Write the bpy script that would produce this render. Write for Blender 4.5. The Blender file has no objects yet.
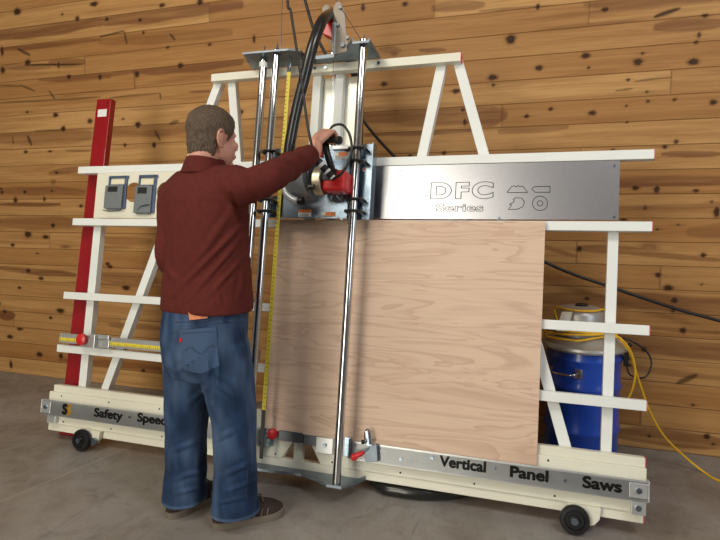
import bpy, bmesh, math, random
import numpy as np
from mathutils import Vector, Matrix
from mathutils import noise as mnoise
random.seed(7)
SC = bpy.context.scene
COL = SC.collection
PI = math.pi
# ------------------------------------------------------------------ camera calibration (720 x 540)
F, YAW, PIT, CH = 568.26, -0.32417, 0.10488, 1.3006
WALL_Y, LEAN, Y0 = 3.3408, 0.18937, 2.3727
_cy, _sy, _cp, _sp = math.cos(YAW), math.sin(YAW), math.cos(PIT), math.sin(PIT)
FW = Vector((_sy*_cp, _cy*_cp, -_sp)); RT = Vector((_cy, -_sy, 0)); UP = RT.cross(FW)
CAM = Vector((0, 0, CH))
def ray(x, y): return FW + RT*((x-360)/F) - UP*((y-270)/F)
def at(x, y, Y):
    d = ray(x, y); return CAM + d*(Y/d.y)
def fl(x, y, z=0.0):
    d = ray(x, y); return CAM + d*((z-CH)/d.z)
_ca, _sa = math.cos(LEAN), math.sin(LEAN)
NV = Vector((0, -_ca, _sa)); VV = Vector((0, _sa, _ca))
def M(x, y, n=0.0):
    """photo point -> saw-local (u, -n, v) on the plane n in front of the leaning frame"""
    d = ray(x, y); P0 = Vector((0, Y0, 0)) + NV*n
    t = (P0-CAM).dot(NV)/d.dot(NV); P = CAM + d*t - P0
    return Vector((P.x, -n, P.dot(VV)))
# ------------------------------------------------------------------ materials
def mat(name, col, rough=0.5, metal=0.0, spec=0.5, bump=0.0, bscale=40, var=0.0, vscale=8, coat=0.0, stretch=(1,1,1), aniso=0):
    m = bpy.data.materials.new(name); m.use_nodes = True
    nt = m.node_tree; b = nt.nodes['Principled BSDF']
    b.inputs['Base Color'].default_value = (*col, 1); b.inputs['Roughness'].default_value = rough
    b.inputs['Metallic'].default_value = metal; b.inputs['Specular IOR Level'].default_value = spec
    b.inputs['Coat Weight'].default_value = coat
    if aniso: b.inputs['Anisotropic'].default_value = aniso
    tc = nt.nodes.new('ShaderNodeTexCoord'); mp = nt.nodes.new('ShaderNodeMapping')
    mp.inputs['Scale'].default_value = stretch
    nt.links.new(tc.outputs['Object'], mp.inputs['Vector'])
    nz = nt.nodes.new('ShaderNodeTexNoise'); nz.inputs['Scale'].default_value = vscale; nz.inputs['Detail'].default_value = 6
    nt.links.new(mp.outputs[0], nz.inputs['Vector'])
    mx = nt.nodes.new('ShaderNodeMix'); mx.data_type = 'RGBA'
    v = max(var, 0.02)
    mx.inputs[6].default_value = (*[c*(1-v) for c in col], 1); mx.inputs[7].default_value = (*[min(1, c*(1+v)) for c in col], 1)
    rp = nt.nodes.new('ShaderNodeMapRange'); rp.inputs[1].default_value = .3; rp.inputs[2].default_value = .7
    nt.links.new(nz.outputs['Fac'], rp.inputs[0]); nt.links.new(rp.outputs[0], mx.inputs[0])
    nt.links.new(mx.outputs[2], b.inputs['Base Color'])
    if bump:
        n2 = nt.nodes.new('ShaderNodeTexNoise'); n2.inputs['Scale'].default_value = bscale; n2.inputs['Detail'].default_value = 5
        nt.links.new(mp.outputs[0], n2.inputs['Vector'])
        bp = nt.nodes.new('ShaderNodeBump'); bp.inputs['Strength'].default_value = bump; bp.inputs['Distance'].default_value = 0.01
        nt.links.new(n2.outputs['Fac'], bp.inputs['Height']); nt.links.new(bp.outputs[0], b.inputs['Normal'])
    return m
MT = dict(
 cream=mat('cream_paint', (.80,.78,.66), .38, var=.03, vscale=3),
 white=mat('white_paint', (.82,.85,.83), .35, var=.03, vscale=3),
 red=mat('red_paint', (.30,.006,.010), .22, coat=.5, var=.08),
 redplastic=mat('red_plastic', (.62,.015,.018), .35, coat=.2),
 redcap=mat('red_end_cap', (.75,.10,.14), .5),
 chrome=mat('chrome_tube', (.55,.56,.57), .09, 1.0),
 zincdull=mat('dull_zinc_plate', (.26,.31,.36), .5, .85, var=.15, vscale=18),
 pipe=mat('grey_plastic_pipe', (.55,.58,.61), .35, .3),
 zinc=mat('zinc_steel', (.29,.37,.46), .24, 1.0, var=.14, vscale=14, bump=.05, bscale=30),
 steel=mat('brushed_steel', (.50,.50,.54), .31, 1.0, var=.03, vscale=60, stretch=(1,1,1)),
 bright=mat('pale_sheet_metal', (.80,.79,.70), .38, .55, var=.03),
 alum=mat('aluminium', (.60,.62,.63), .34, .65, var=.06, vscale=12),
 darksteel=mat('dark_steel', (.16,.17,.19), .4, .8),
 greyplate=mat('grey_brown_plate', (.30,.26,.22), .5, .6, var=.1),
 black=mat('black_plastic', (.012,.012,.013), .42),
 rubber=mat('black_rubber', (.009,.009,.010), .38),
 hose=mat('black_hose', (.012,.012,.012), .28, coat=.3),
 ink=mat('black_ink', (.008,.008,.008), .6),
 yellow=mat('yellow_tape', (.75,.62,.05), .5),
 tapeblack=mat('black_tape', (.02,.02,.02), .5),
 cordyellow=mat('yellow_cord', (.85,.50,.02), .45),
 brass=mat('gear_case_metal', (.62,.56,.42), .38, .9, var=.1, vscale=25),
 labelw=mat('white_label', (.80,.80,.78), .5), labelo=mat('orange_label', (.80,.22,.04), .5),
 labelr=mat('red_label', (.7,.05,.05), .5),
 blue=mat('blue_drum_paint', (.010,.065,.46), .28, coat=.3, var=.06, vscale=4),
 lid=mat('grey_lid_metal', (.46,.46,.45), .38, .5, var=.08, vscale=20),
 card=mat('cream_card', (.80,.74,.55), .7),
 boxgrey=mat('grey_plastic_box', (.17,.19,.20), .45, var=.1),
 boxblue=mat('blue_grey_frame', (.10,.14,.24), .4, .4),
 skin=mat('skin', (.60,.30,.22), .5, var=.10, vscale=30, bump=.08, bscale=220),
 hair=mat('brown_hair', (.105,.070,.045), .6, var=.4, vscale=160, bump=.9, bscale=260, stretch=(1,1,.35)),
 shirt=mat('maroon_cotton', (.105,.020,.016), .92, var=.10, vscale=40, bump=.25, bscale=500, spec=.2),
 leather=mat('tan_leather_patch', (.62,.22,.10), .7, var=.2, vscale=60),
 guard=mat('grey_guard_casting', (.34,.38,.42), .4, .5, var=.1),
 shoe=mat('brown_suede', (.036,.022,.017), .85, var=.25, vscale=60, bump=.3, bscale=200),
 sole=mat('taupe_rubber_sole', (.17,.14,.11), .8, var=.15),
 lace=mat('dark_lace', (.13,.10,.08), .8),
 thread=mat('tan_thread', (.05,.06,.10), .8),
 lamp=None)
def denim():
    m = mat('blue_denim', (.019,.040,.092), .9, var=.4, vscale=14, bump=.35, bscale=400, spec=.2, stretch=(1,1,.5))
    nt = m.node_tree; b = nt.nodes['Principled BSDF']
    # worn lighter areas from a stored attribute
    a = nt.nodes.new('ShaderNodeAttribute'); a.attribute_name = 'worn'
    old = b.inputs['Base Color'].links[0].from_socket
    mx = nt.nodes.new('ShaderNodeMix'); mx.data_type = 'RGBA'; mx.inputs[7].default_value = (.12,.19,.33,1)
    nt.links.new(old, mx.inputs[6]); nt.links.new(a.outputs['Fac'], mx.inputs[0]); nt.links.new(mx.outputs[2], b.inputs['Base Color'])
    return m
MT['denim'] = denim()
class NG:
    def __init__(s, name):
        s.m = bpy.data.materials.new(name); s.m.use_nodes = True; s.nt = s.m.node_tree; s.b = s.nt.nodes['Principled BSDF']
    def n(s, t, **k):
        x = s.nt.nodes.new(t)
        for a, v in k.items():
            if a.startswith('i_'):
                key = a[2:]; key = int(key) if key.isdigit() else key.replace('_', ' ')
                x.inputs[key].default_value = v
            else: setattr(x, a, v)
        return x
    def l(s, a, b): s.nt.links.new(a, b)
    def math(s, op, a, b=None):
        x = s.n('ShaderNodeMath', operation=op)
        for i, v in enumerate((a, b)):
            if v is None: continue
            if isinstance(v, (int, float)): x.inputs[i].default_value = v
            else: s.l(v, x.inputs[i])
        return x.outputs[0]
    def mix(s, f, a, b, mode='MIX'):
        x = s.n('ShaderNodeMix', data_type='RGBA', blend_type=mode)
        for i, v in ((0, f), (6, a), (7, b)):
            if isinstance(v, (int, float)): x.inputs[i].default_value = v
            elif isinstance(v, tuple): x.inputs[i].default_value = (*v, 1)
            else: s.l(v, x.inputs[i])
        return x.outputs[2]
    def mr(s, v, a, b, c=0., d=1.):
        x = s.n('ShaderNodeMapRange'); s.l(v, x.inputs[0])
        for i, q in ((1, a), (2, b), (3, c), (4, d)): x.inputs[i].default_value = q
        return x.outputs[0]
PH = 0.12585
def wood_wall():
    g = NG('pine_plank_wall'); tc = g.n('ShaderNodeTexCoord'); sp = g.n('ShaderNodeSeparateXYZ'); g.l(tc.outputs['Object'], sp.inputs[0])
    X, Z = sp.outputs[0], sp.outputs[2]
    rowf = g.math('DIVIDE', Z, PH); row = g.math('FLOOR', rowf); fr = g.math('SUBTRACT', rowf, row)
    tn = g.n('ShaderNodeAttribute', attribute_name='tone'); tone = tn.outputs['Fac']; jn = g.n('ShaderNodeAttribute', attribute_name='joint')
    # grain stretched along the boards
    cv = g.n('ShaderNodeCombineXYZ'); g.l(g.math('MULTIPLY', X, .5), cv.inputs[0]); g.l(g.math('MULTIPLY', tone, 37.), cv.inputs[1]); g.l(g.math('MULTIPLY', Z, 13.), cv.inputs[2])
    n1 = g.n('ShaderNodeTexNoise', i_Scale=1.6, i_Detail=8., i_Roughness=.62, i_Distortion=.6); g.l(cv.outputs[0], n1.inputs['Vector'])
    n2 = g.n('ShaderNodeTexNoise', i_Scale=9., i_Detail=6., i_Roughness=.6); g.l(cv.outputs[0], n2.inputs['Vector'])
    c = g.mix(g.mr(tone, 0, 1), (.39,.190,.062), (.58,.335,.130))
    c = g.mix(g.mr(n1.outputs['Fac'], .42, .70, 0, .75), c, (.29,.125,.036))
    c = g.mix(g.mr(n2.outputs['Fac'], .48, .75, 0, .4), c, (.20,.078,.024))
    ab = g.n('ShaderNodeAttribute', attribute_name='heart'); ak = g.n('ShaderNodeAttribute', attribute_name='knot')
    nb = g.n('ShaderNodeTexNoise', i_Scale=3., i_Detail=5., i_Roughness=.6); g.l(cv.outputs[0], nb.inputs['Vector'])
    c = g.mix(g.math('MULTIPLY', ab.outputs['Fac'], g.mr(nb.outputs['Fac'], .3, .55, .75, 1.5)), c, (.155,.055,.020)); c = g.mix(ak.outputs['Fac'], c, (.018,.007,.003))
    # grooves
    e = g.math('MINIMUM', fr, g.math('SUBTRACT', 1., fr)); gz = g.mr(e, .0, .028, 1., 0.)
    gr = g.math('MAXIMUM', gz, jn.outputs['Fac'])
    c = g.mix(g.math('MULTIPLY', gr, .62), c, (.10,.04,.015)); g.l(c, g.b.inputs['Base Color'])
    bp = g.n('ShaderNodeBump', i_Strength=.6, i_Distance=.006); g.l(g.math('SUBTRACT', 1., gr), bp.inputs['Height']); g.l(bp.outputs[0], g.b.inputs['Normal'])
    g.b.inputs['Roughness'].default_value = .5; g.b.inputs['Specular IOR Level'].default_value = .2
    return g.m
def concrete():
    g = NG('stained_concrete'); tc = g.n('ShaderNodeTexCoord')
    a = g.n('ShaderNodeTexNoise', i_Scale=1.3, i_Detail=9., i_Roughness=.65, i_Distortion=.4); b = g.n('ShaderNodeTexNoise', i_Scale=7., i_Detail=8., i_Roughness=.7, i_Distortion=.8)
    d = g.n('ShaderNodeTexNoise', i_Scale=90., i_Detail=3.); 
    for q in (a, b, d): g.l(tc.outputs['Object'], q.inputs['Vector'])
    c = g.mix(g.mr(a.outputs['Fac'], .35, .65), (.19,.160,.130), (.31,.29,.27))
    c = g.mix(g.mr(b.outputs['Fac'], .50, .78, 0, .6), c, (.085,.07,.058)); c = g.mix(g.mr(b.outputs['Fac'], .5, .25, 0, .35), c, (.30,.28,.26))
    c = g.mix(g.mr(d.outputs['Fac'], .6, .75, 0, .25), c, (.06,.05,.045))
    mp = g.n('ShaderNodeMapping'); mp.inputs['Rotation'].default_value = (0,0,.9); mp.inputs['Scale'].default_value = (14,1.2,1); g.l(tc.outputs['Object'], mp.inputs[0])
    s = g.n('ShaderNodeTexNoise', i_Scale=1.5, i_Detail=5., i_Distortion=2.); g.l(mp.outputs[0], s.inputs['Vector'])
    c = g.mix(g.mr(s.outputs['Fac'], .64, .72, 0, .35), c, (.07,.058,.05))
    # straight chalky saw-cut line across the slab
    sx = g.n('ShaderNodeSeparateXYZ'); g.l(tc.outputs['Object'], sx.inputs[0])
    dl = g.math('ABSOLUTE', g.math('ADD', g.math('SUBTRACT', g.math('MULTIPLY', sx.outputs[0], .982), g.math('MULTIPLY', sx.outputs[1], .19)), 2.599))
    ln = g.math('MULTIPLY', g.mr(dl, .002, .006, 1, 0), g.mr(d.outputs['Fac'], .35, .6, .1, .8))
    c = g.mix(ln, c, (.42,.38,.33))
    g.l(c, g.b.inputs['Base Color']); g.l(g.mr(b.outputs['Fac'], .3, .7, .32, .55), g.b.inputs['Roughness'])
    bp = g.n('ShaderNodeBump', i_Strength=.12, i_Distance=.01); g.l(b.outputs['Fac'], bp.inputs['Height']); g.l(bp.outputs[0], g.b.inputs['Normal'])
    return g.m
def plywood():
    g = NG('birch_plywood_face'); tc = g.n('ShaderNodeTexCoord')
    mp = g.n('ShaderNodeMapping'); mp.inputs['Scale'].default_value = (.55,1,4.6); g.l(tc.outputs['Object'], mp.inputs[0])
    a = g.n('ShaderNodeTexNoise', i_Scale=2.2, i_Detail=3.2, i_Roughness=.5, i_Distortion=.9); g.l(mp.outputs[0], a.inputs['Vector'])
    rings = g.math('FRACT', g.math('MULTIPLY', a.outputs['Fac'], 7.))
    m2 = g.n('ShaderNodeMapping'); m2.inputs['Scale'].default_value = (.8,1,26); g.l(tc.outputs['Object'], m2.inputs[0])
    f = g.n('ShaderNodeTexNoise', i_Scale=6., i_Detail=6.); g.l(m2.outputs[0], f.inputs['Vector'])
    c = g.mix(g.mr(rings, .5, .98, 0, .75), (.72,.53,.40), (.56,.37,.27))
    c = g.mix(g.mr(a.outputs['Fac'], .55, .68, 0, .5), c, (.58,.39,.29))
    c = g.mix(g.mr(f.outputs['Fac'], .45, .8, 0, .35), c, (.52,.35,.25)); g.l(c, g.b.inputs['Base Color'])
    g.b.inputs['Roughness'].default_value = .55; g.b.inputs['Specular IOR Level'].default_value = .3
    return g.m
MT['wall'] = wood_wall(); MT['floor'] = concrete(); MT['ply'] = plywood()
# ------------------------------------------------------------------ mesh helpers
def obj(name, bm, m, parent=None, smooth=False, bevel=0, loc=None):
    me = bpy.data.meshes.new(name)
    if isinstance(bm, bmesh.types.BMesh):
        bmesh.ops.recalc_face_normals(bm, faces=bm.faces[:]); bm.to_mesh(me); bm.free()
    o = bpy.data.objects.new(name, me); COL.objects.link(o); me.materials.append(MT[m] if isinstance(m, str) else m)
    if smooth:
        me.shade_smooth()
        me.set_sharp_from_angle(angle=math.radians(40))
    if bevel:
        b = o.modifiers.new('Bevel', 'BEVEL'); b.width = bevel; b.segments = 2; b.limit_method = 'ANGLE'
    if parent: o.parent = parent
    if loc: o.location = loc
    return o
def tag(o, label, cat, group=None):
    o['label'] = label; o['category'] = cat
    if group: o['group'] = group
    return o
def thing(name, label, cat, loc=(0,0,0), rot=(0,0,0), group=None):
    o = bpy.data.objects.new(name, None); COL.objects.link(o); o.location = loc; o.rotation_euler = rot
    o.empty_display_size = .05
    return tag(o, label, cat, group)
def B(): return bmesh.new()
def box(bm, a, b):
    """axis box between corner a and corner b"""
    lo = [min(a[i], b[i]) for i in range(3)]; hi = [max(a[i], b[i]) for i in range(3)]
    vs = [bm.verts.new((x, y, z)) for x in (lo[0], hi[0]) for y in (lo[1], hi[1]) for z in (lo[2], hi[2])]
    for f in ((0,1,3,2),(4,6,7,5),(0,4,5,1),(2,3,7,6),(0,2,6,4),(1,5,7,3)): bm.faces.new([vs[i] for i in f])
    return bm
def frame_axes(d, hint=None):
    d = d.normalized(); h = hint or (Vector((0,0,1)) if abs(d.z) < .9 else Vector((1,0,0)))
    s = d.cross(h).normalized(); return s, s.cross(d).normalized()
def bar(bm, p, q, w, h, hint=None):
    """rectangular bar from p to q; w along side, h along the hint direction"""
    p, q = Vector(p), Vector(q); s, t = frame_axes(q-p, hint)
    r = [[bm.verts.new(c + s*(i*w/2) + t*(j*h/2)) for i, j in ((-1,-1),(1,-1),(1,1),(-1,1))] for c in (p, q)]
    for k in range(4): bm.faces.new((r[0][k], r[0][(k+1)%4], r[1][(k+1)%4], r[1][k]))
    bm.faces.new(r[0][::-1]); bm.faces.new(r[1]); return bm
def rings(bm, rs, cap=True, closed=False):
    vv = [[bm.verts.new(p) for p in r] for r in rs]; n = len(vv[0])
    pairs = list(zip(vv, vv[1:])) + ([(vv[-1], vv[0])] if closed else [])
    for a, b in pairs:
        for k in range(n): bm.faces.new((a[k], a[(k+1)%n], b[(k+1)%n], b[k]))
    if cap and not closed: bm.faces.new(vv[0][::-1]); bm.faces.new(vv[-1])
    return bm
def circ(c, s, t, r, n, r2=None):
    r2 = r if r2 is None else r2
    return [c + s*(r*math.cos(2*PI*k/n)) + t*(r2*math.sin(2*PI*k/n)) for k in range(n)]
def cyl(bm, p, q, r, n=24, r2=None):
    p, q = Vector(p), Vector(q); s, t = frame_axes(q-p)
    return rings(bm, [circ(p, s, t, r, n), circ(q, s, t, r if r2 is None else r2, n)])
def spline(pts, k=8):
    P = [Vector(p) for p in pts]; P = [P[0]*2-P[1]] + P + [P[-1]*2-P[-2]]; out = []
    for i in range(1, len(P)-2):
        for j in range(k):
            t = j/k; a, b, c, d = P[i-1:i+3]
            out.append(.5*((2*b) + (c-a)*t + (2*a-5*b+4*c-d)*t*t + (3*b-a-3*c+d)*t**3))
    out.append(P[-2]); return out
def tube(bm, pts, r, n=12, k=8, rad=None, smooth=True):
    P = spline(pts, k) if smooth else [Vector(p) for p in pts]
    rs = []; s = None
    for i, p in enumerate(P):
        d = (P[min(i+1, len(P)-1)] - P[max(i-1, 0)]).normalized()
        if s is None: s, t = frame_axes(d)
        else:
            s = (s - d*s.dot(d)).normalized(); t = s.cross(d).normalized()
        rr = r if rad is None else rad(i/(len(P)-1))
        rs.append(circ(p, s, t, rr, n))
    return rings(bm, rs)
def lathe(bm, prof, c=(0,0,0), ax=(0,0,1), n=40):
    c = Vector(c); ax = Vector(ax).normalized(); s, t = frame_axes(ax)
    return rings(bm, [circ(c + ax*z, s, t, max(r, 1e-4), n) for r, z in prof])
def prism(bm, poly, d):
    """extrude polygon (3d points) by vector d"""
    d = Vector(d); return rings(bm, [[Vector(p) for p in poly], [Vector(p)+d for p in poly]])
def sphere(bm, c, r, n=12):
    rx, ry, rz = (r, r, r) if isinstance(r, (int, float)) else r
    c = Vector(c)
    return rings(bm, [[c + Vector((rx*math.sin(a)*math.cos(2*PI*k/(2*n)), ry*math.sin(a)*math.sin(2*PI*k/(2*n)), rz*math.cos(a))) for k in range(2*n)] for a in [PI*(.02+.96*i/n) for i in range(n+1)]])
_font_cache = {}
def text(name, s, size, loc, m, parent, bold=0.0, depth=.0004, outline=None, sx=1.0, rot=(PI/2,0,0), spacing=1.0):
    cu = bpy.data.curves.new(name, 'FONT'); cu.body = s; cu.size = size; cu.align_x = 'CENTER'; cu.align_y = 'CENTER'; cu.space_character = spacing
    if outline: cu.fill_mode = 'NONE'; cu.offset = bold; cu.bevel_depth = outline; cu.bevel_resolution = 0
    else: cu.extrude = depth
    t = bpy.data.objects.new('tmp', cu); COL.objects.link(t); dg = bpy.context.evaluated_depsgraph_get()
    me = bpy.data.meshes.new_from_object(t.evaluated_get(dg)); bpy.data.objects.remove(t)
    if bold and not outline:      # thicken the strokes: shifted copies of the flat letters in the same mesh
        b = bmesh.new(); b.from_mesh(me)
        for k in range(8): b2 = me.copy(); b2.transform(Matrix.Translation((bold*math.cos(PI*k/4), bold*math.sin(PI*k/4), 0))); b.from_mesh(b2); bpy.data.meshes.remove(b2)
        b.to_mesh(me); b.free()
    me.materials.clear(); me.materials.append(MT[m])
    o = bpy.data.objects.new(name, me); COL.objects.link(o); o.parent = parent; o.location = loc; o.rotation_euler = rot; o.scale = (sx, 1, 1)
    return o
# ------------------------------------------------------------------ the setting
# knots and heartwood bands read off the photographed boards: centre x, y, half sizes, strength
KN = '''510.7,39.3,5,5 539,68,4,3 585.7,55.7,4.5,3 588.7,67.7,1.5,1.5 492.7,77.3,5,3 493.3,85,2,1.5 642.7,53.3,2,1.5 638,62,5,3.5 693.3,61.7,6,3.5 696.3,42.3,2.2,2 705,15.7,3.5,2 699,35,2,3 550.7,109,2.5,2 526.7,116.3,2.5,2 592.3,113,4,2.5 626.3,106,1.3,1.2 647.7,101.3,2,1.7 674.7,99.7,2.2,1.8 713.3,102.3,4,3 647,91.7,1.5,1 626.7,122.3,1.2,1.2 676,141.7,2.3,2.2 664.7,147,2.5,2 605,9.5,4,2.5 537.7,6.7,2,3 628,79.7,2,1.5 613,150,2.5,1.5 635.5,187.8,4,2.5 656.7,189.5,3,4 696,190.7,3,2 645,207.8,2,2.5 716.7,212,3,6 711.5,201.8,1.5,1.5 623.3,219.5,4,1.2 678.2,224.8,1.2,1.2 657.3,229.3,1.8,1.2 703.3,255,3,2.5 658,275,3,2.5 668.2,287.8,5,3 701.5,284.5,1.2,1 674.4,300.4,4,3.5 673,310,2.5,3 682.7,330.4,4,3 644,349.5,3,3 693,405,1.8,1.5 649.3,436.2,2.5,1.5 706.7,436.7,4,3 713,444.4,2,1.5 630,365.5,1.5,1.5 629,359,2,1.5 579.4,249,3,3 586.9,298.7,3,2 558.5,309.8,3,2
17.3,11.6,3.6,3.6 94,4,4,2.5 62.2,14.4,1.3,1 77.3,19,2,3 2.2,51,1.5,5 27.8,62.5,3,3 58.5,65,1.2,3.5 2.7,70,2.5,3.5 68.9,77,2.5,2.5 100,77,2,3 55.6,115,2.5,2.2 27.3,112,1.3,1.3 90,121,2.5,2.5 63.3,129,2.3,3 25.8,151.8,2,1.5 50,151.5,2,1 56.7,172.7,2,1.5 24.9,191.8,2,2 52,191,1.5,1.5 2,192,1.5,2.5 15.5,200,2,3 44.4,199,1.2,2.5 81,206,2,1.5 53,225.5,2.5,2.5 28,234.4,3.5,3 45.8,237,3,2 12.7,245,2,1.7 37.3,253.3,1.3,1 28.2,270.7,2.8,2.5 41,278.3,2.8,1.8 19.5,287.8,1.8,1.5 60.4,310.7,4,2.5 50.7,317.8,1.6,1.6 20,329,3,1.5 10,336.7,3,2 39.5,354.4,3,2.5 11,364.4,1.5,4 61,356,2,3
106.8,19.3,2.3,2.3 140,20,2,2.3 162,5.3,3,2 200,2.4,3,3.5 143.5,32.6,1.2,2 167.5,47.4,1.5,1.5 209.6,44.4,2,1.5 137,74,2.5,3.5 180.6,65.8,3.3,3 123,119,1.3,1.2 138,125,2.8,3.5 125,145,1.3,2 154,145,1.8,2.8 363,7.5,2,4 405,4,3,2.5 384,84,3.2,2.5 456,91,4,2.5 463,110,2.5,2 465,122,2,4 444,153,2,2 410,155.5,2,1.2 126,287.8,4,2.5 110,266.7,2.5,2 254,39,1.5,4 241,112,2.5,2.5'''
SKN = '24.4,33.3,4.5,3.5,.5 53.3,182,2.5,2.5,.5 65.5,246.7,5,1.7,.6 394.5,52,4,4,.6 395,113,4,3,.5 649,247.7,11,5.5,.45'
# x0,y0,x1,y1,half width,strength,kind (0 = brown heartwood band, 1 = dark pitch streak)
ST = '''655,17,679,9,2.2,.9,1 616,90.7,632,88.7,.7,.7,1 635,81,671.7,77.3,.8,.7,1 657,28,720,23,6,.45,0 500,131.5,566,127,4,.35,0 480,117,501.7,116,9,.5,0 480,11,589,4,1.5,.35,0 589,2,720,-6,9,.4,0 663,154,720,154,3,.45,0 620,183,800,179,4,.55,0 620,208,790,203,2.5,.35,0 691,231,760,231,7,.3,0 620,252,720,260,2.5,.4,0 620,300,790,312,8,.5,0 650,328,720,333,2,.35,0 620,343,790,358,8,.5,0 678,383,696,375,2.5,.75,1 620,367,720,378,3,.3,0 620,433,720,444,8,.45,0 579,249,640,250,4,.45,0 540,245,576,257,2,.35,0 540,297,640,305,7,.4,0
-30,39,100,22,6.5,.55,0 100,22,240,4,6.5,.5,0 18,49,30,55,1.5,.8,1 0,50,100,40,2.5,.5,0 25,65,84,64,.9,.9,1 50,63,84,62,4,.4,0 0,68,50,66,3,.4,0 40,79,110,76,3.5,.5,0 0,86,20,86,1,.6,1 20,85,35,91,.8,.8,1 49,91,55,99,1,.8,1 0,103,55,100,1,.6,1 55,100,100,97,1,.6,1 27.5,136,31.5,145,1.6,.8,1 12.5,137,13.5,144,1,.6,1 35,131,62,130,1,.5,1 0,138,88,135,8,.35,0 66,150.5,90,151,1,.5,1 50,174,80,168,3,.4,0 0,190,84,192,4,.4,0 0,204,60,205,1.8,.6,0 0,222,80,224,6,.35,0 0,268,75,275,3,.55,0 0,315,13,316,5,.6,0
100,37,124,31,1,.8,1 124,31,127,44,1,.8,1 170,34,175,40,1.2,.8,1 134,70,240,62,6,.55,0 100,76,134,72,2,.4,0 110,98,160,93,1,.6,1 160,93,161,99,1,.7,1 190,92,215,91,1,.6,1 155,131,160,140,1.5,.7,1 170,124,178,121,2,.6,1 100,130,190,128,7,.4,0 100,42,230,33,5,.3,0 380,50,400,50,3,.4,0 420,50,445,50,2,.45,0 365,117,500,114,9,.42,0 365,135,480,129,3,.5,0 434,8,482,5,5,.4,0 100,277,155,280,6,.35,0 95,212,160,214,3,.35,0 95,240,150,241,4,.25,0 110,325,160,328,3,.4,0 60,360,160,368,3,.35,0 580,180,720,178,3,.4,0'''
def wallpt(x, y): p = at(x, y, WALL_Y); return p.x, p.z
def build_wall():
    xs = np.concatenate([np.linspace(-7, -4.5, 12, endpoint=False), np.arange(-4.5, 1.5, .0075), np.linspace(1.5, 4, 10)])
    zs = np.concatenate([np.arange(0, 2.9, .006), np.linspace(2.9, 4.2, 12)])
    X, Z = np.meshgrid(xs, zs); nx, nz = len(xs), len(zs)
    co = np.stack([X, np.full_like(X, WALL_Y), Z], -1).reshape(-1, 3)
    i = np.arange(nx*nz).reshape(nz, nx)
    q = np.stack([i[:-1,:-1], i[:-1,1:], i[1:,1:], i[1:,:-1]], -1).reshape(-1, 4)
    back = np.array([[-7,WALL_Y+.1,0],[4,WALL_Y+.1,0],[4,WALL_Y+.1,4.2],[-7,WALL_Y+.1,4.2]]); n0 = len(co)
    co = np.concatenate([co, back]); q = np.concatenate([q, [[n0+1,n0,n0+3,n0+2]]])
    me = bpy.data.meshes.new('wall_back'); me.from_pydata([], [], []) if False else None
    me.vertices.add(len(co)); me.vertices.foreach_set('co', co.ravel())
    me.loops.add(q.size); me.loops.foreach_set('vertex_index', q.ravel().astype(np.int32))
    me.polygons.add(len(q)); me.polygons.foreach_set('loop_start', np.arange(0, q.size, 4, dtype=np.int32)); me.update(calc_edges=True)
    heart = np.zeros(X.shape); knot = np.zeros(X.shape)
    rs = np.random.RandomState(3)
    wob = .004*np.sin(X*7+Z*3) + .003*np.sin(X*17+2)
    def ell(x, z, a, b, s, arr, halo=True):
        d = np.sqrt(((X-x)/a)**2 + ((Z-z)/b)**2)
        d = d*(1 + .06*np.sin(3*np.arctan2((Z-z)/b, (X-x)/a)+x*40) + .05*np.sin(5*np.arctan2((Z-z)/b, (X-x)/a)+x*90))
        np.maximum(arr, s*np.clip((1.0-d)*2.2+.5, 0, 1)*(.72+.28*np.clip(d*1.3,0,1)), out=arr)
        if halo: np.maximum(heart, .6*s*np.clip(1.9-d, 0, 1), out=heart)
    for t in (KN+' '+SKN).split():
        v = [float(c) for c in t.split(',')]; s = v[4] if len(v) > 4 else .95
        x, z = wallpt(v[0], v[1]); x1, _ = wallpt(v[0]+v[2]*.8, v[1]); _, z1 = wallpt(v[0], v[1]-v[3]*.8)
        ell(x, z, abs(x1-x), abs(z1-z), s, knot if s > .7 else heart)
        if s > .7: np.maximum(knot, s*.5*np.clip(1-np.sqrt(((X-x)/.05)**2+((Z-z)/.004)**2), 0, 1), out=knot)
    for t in ST.split():
        v = [float(c) for c in t.split(',')]
        x0, z0 = wallpt(v[0], v[1]); x1, z1 = wallpt(v[2], v[3]); _, zz = wallpt(v[0], v[1]-v[4]); hw = max(abs(zz-z0), .004)
        L2 = (x1-x0)**2+(z1-z0)**2; tt = np.clip(((X-x0)*(x1-x0)+(Z-z0)*(z1-z0))/L2, 0, 1)
        tp = .45+.55*np.sin(np.clip(tt, .02, .98)*PI)**.5 if v[2]-v[0] < 165 else 1.
        d = np.hypot(X-x0-tt*(x1-x0), Z+wob*min(1, hw*30)-z0-tt*(z1-z0))/(hw*tp)
        if not v[6]: d = d + 9*((Z//PH) != ((z0+z1)/2//PH)) * (abs(z1-z0) < .05)
        if v[6]: np.maximum(knot, v[5]*np.clip(1.5-d, 0, 1), out=knot)
        else: np.maximum(heart, v[5]*np.clip((1.25-d)*3, 0, 1), out=heart)
    # the boards: butt joints where the photo shows them, a tone of its own for each board
    J = {}
    for jx, jy in ((134,74),(84,59),(589,12),(501.7,117),(671,80),(580,150),(660.4,280),(577,252),(13,316),(434,9),(50,238),(120,326),(640,425)):
        x, z = wallpt(jx, jy); J.setdefault(int(z//PH), []).append(x)
    tone = np.zeros(X.shape); joint = np.zeros(X.shape)
    for r in range(34):
        js = sorted(J.get(r, []) + [rs.uniform(-6.8,-4.3), rs.uniform(1.0,3.5)] + ([] if r in J else [rs.uniform(-2.6,-.9)])); m = (Z//PH).astype(int) == r
        ids = np.searchsorted(np.array(js), X); tv = rs.uniform(.0, 1., len(js)+1); tone[m] = tv[ids][m]
        for x in js: joint[m & (np.abs(X-x) < .0042)] = .7
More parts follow.
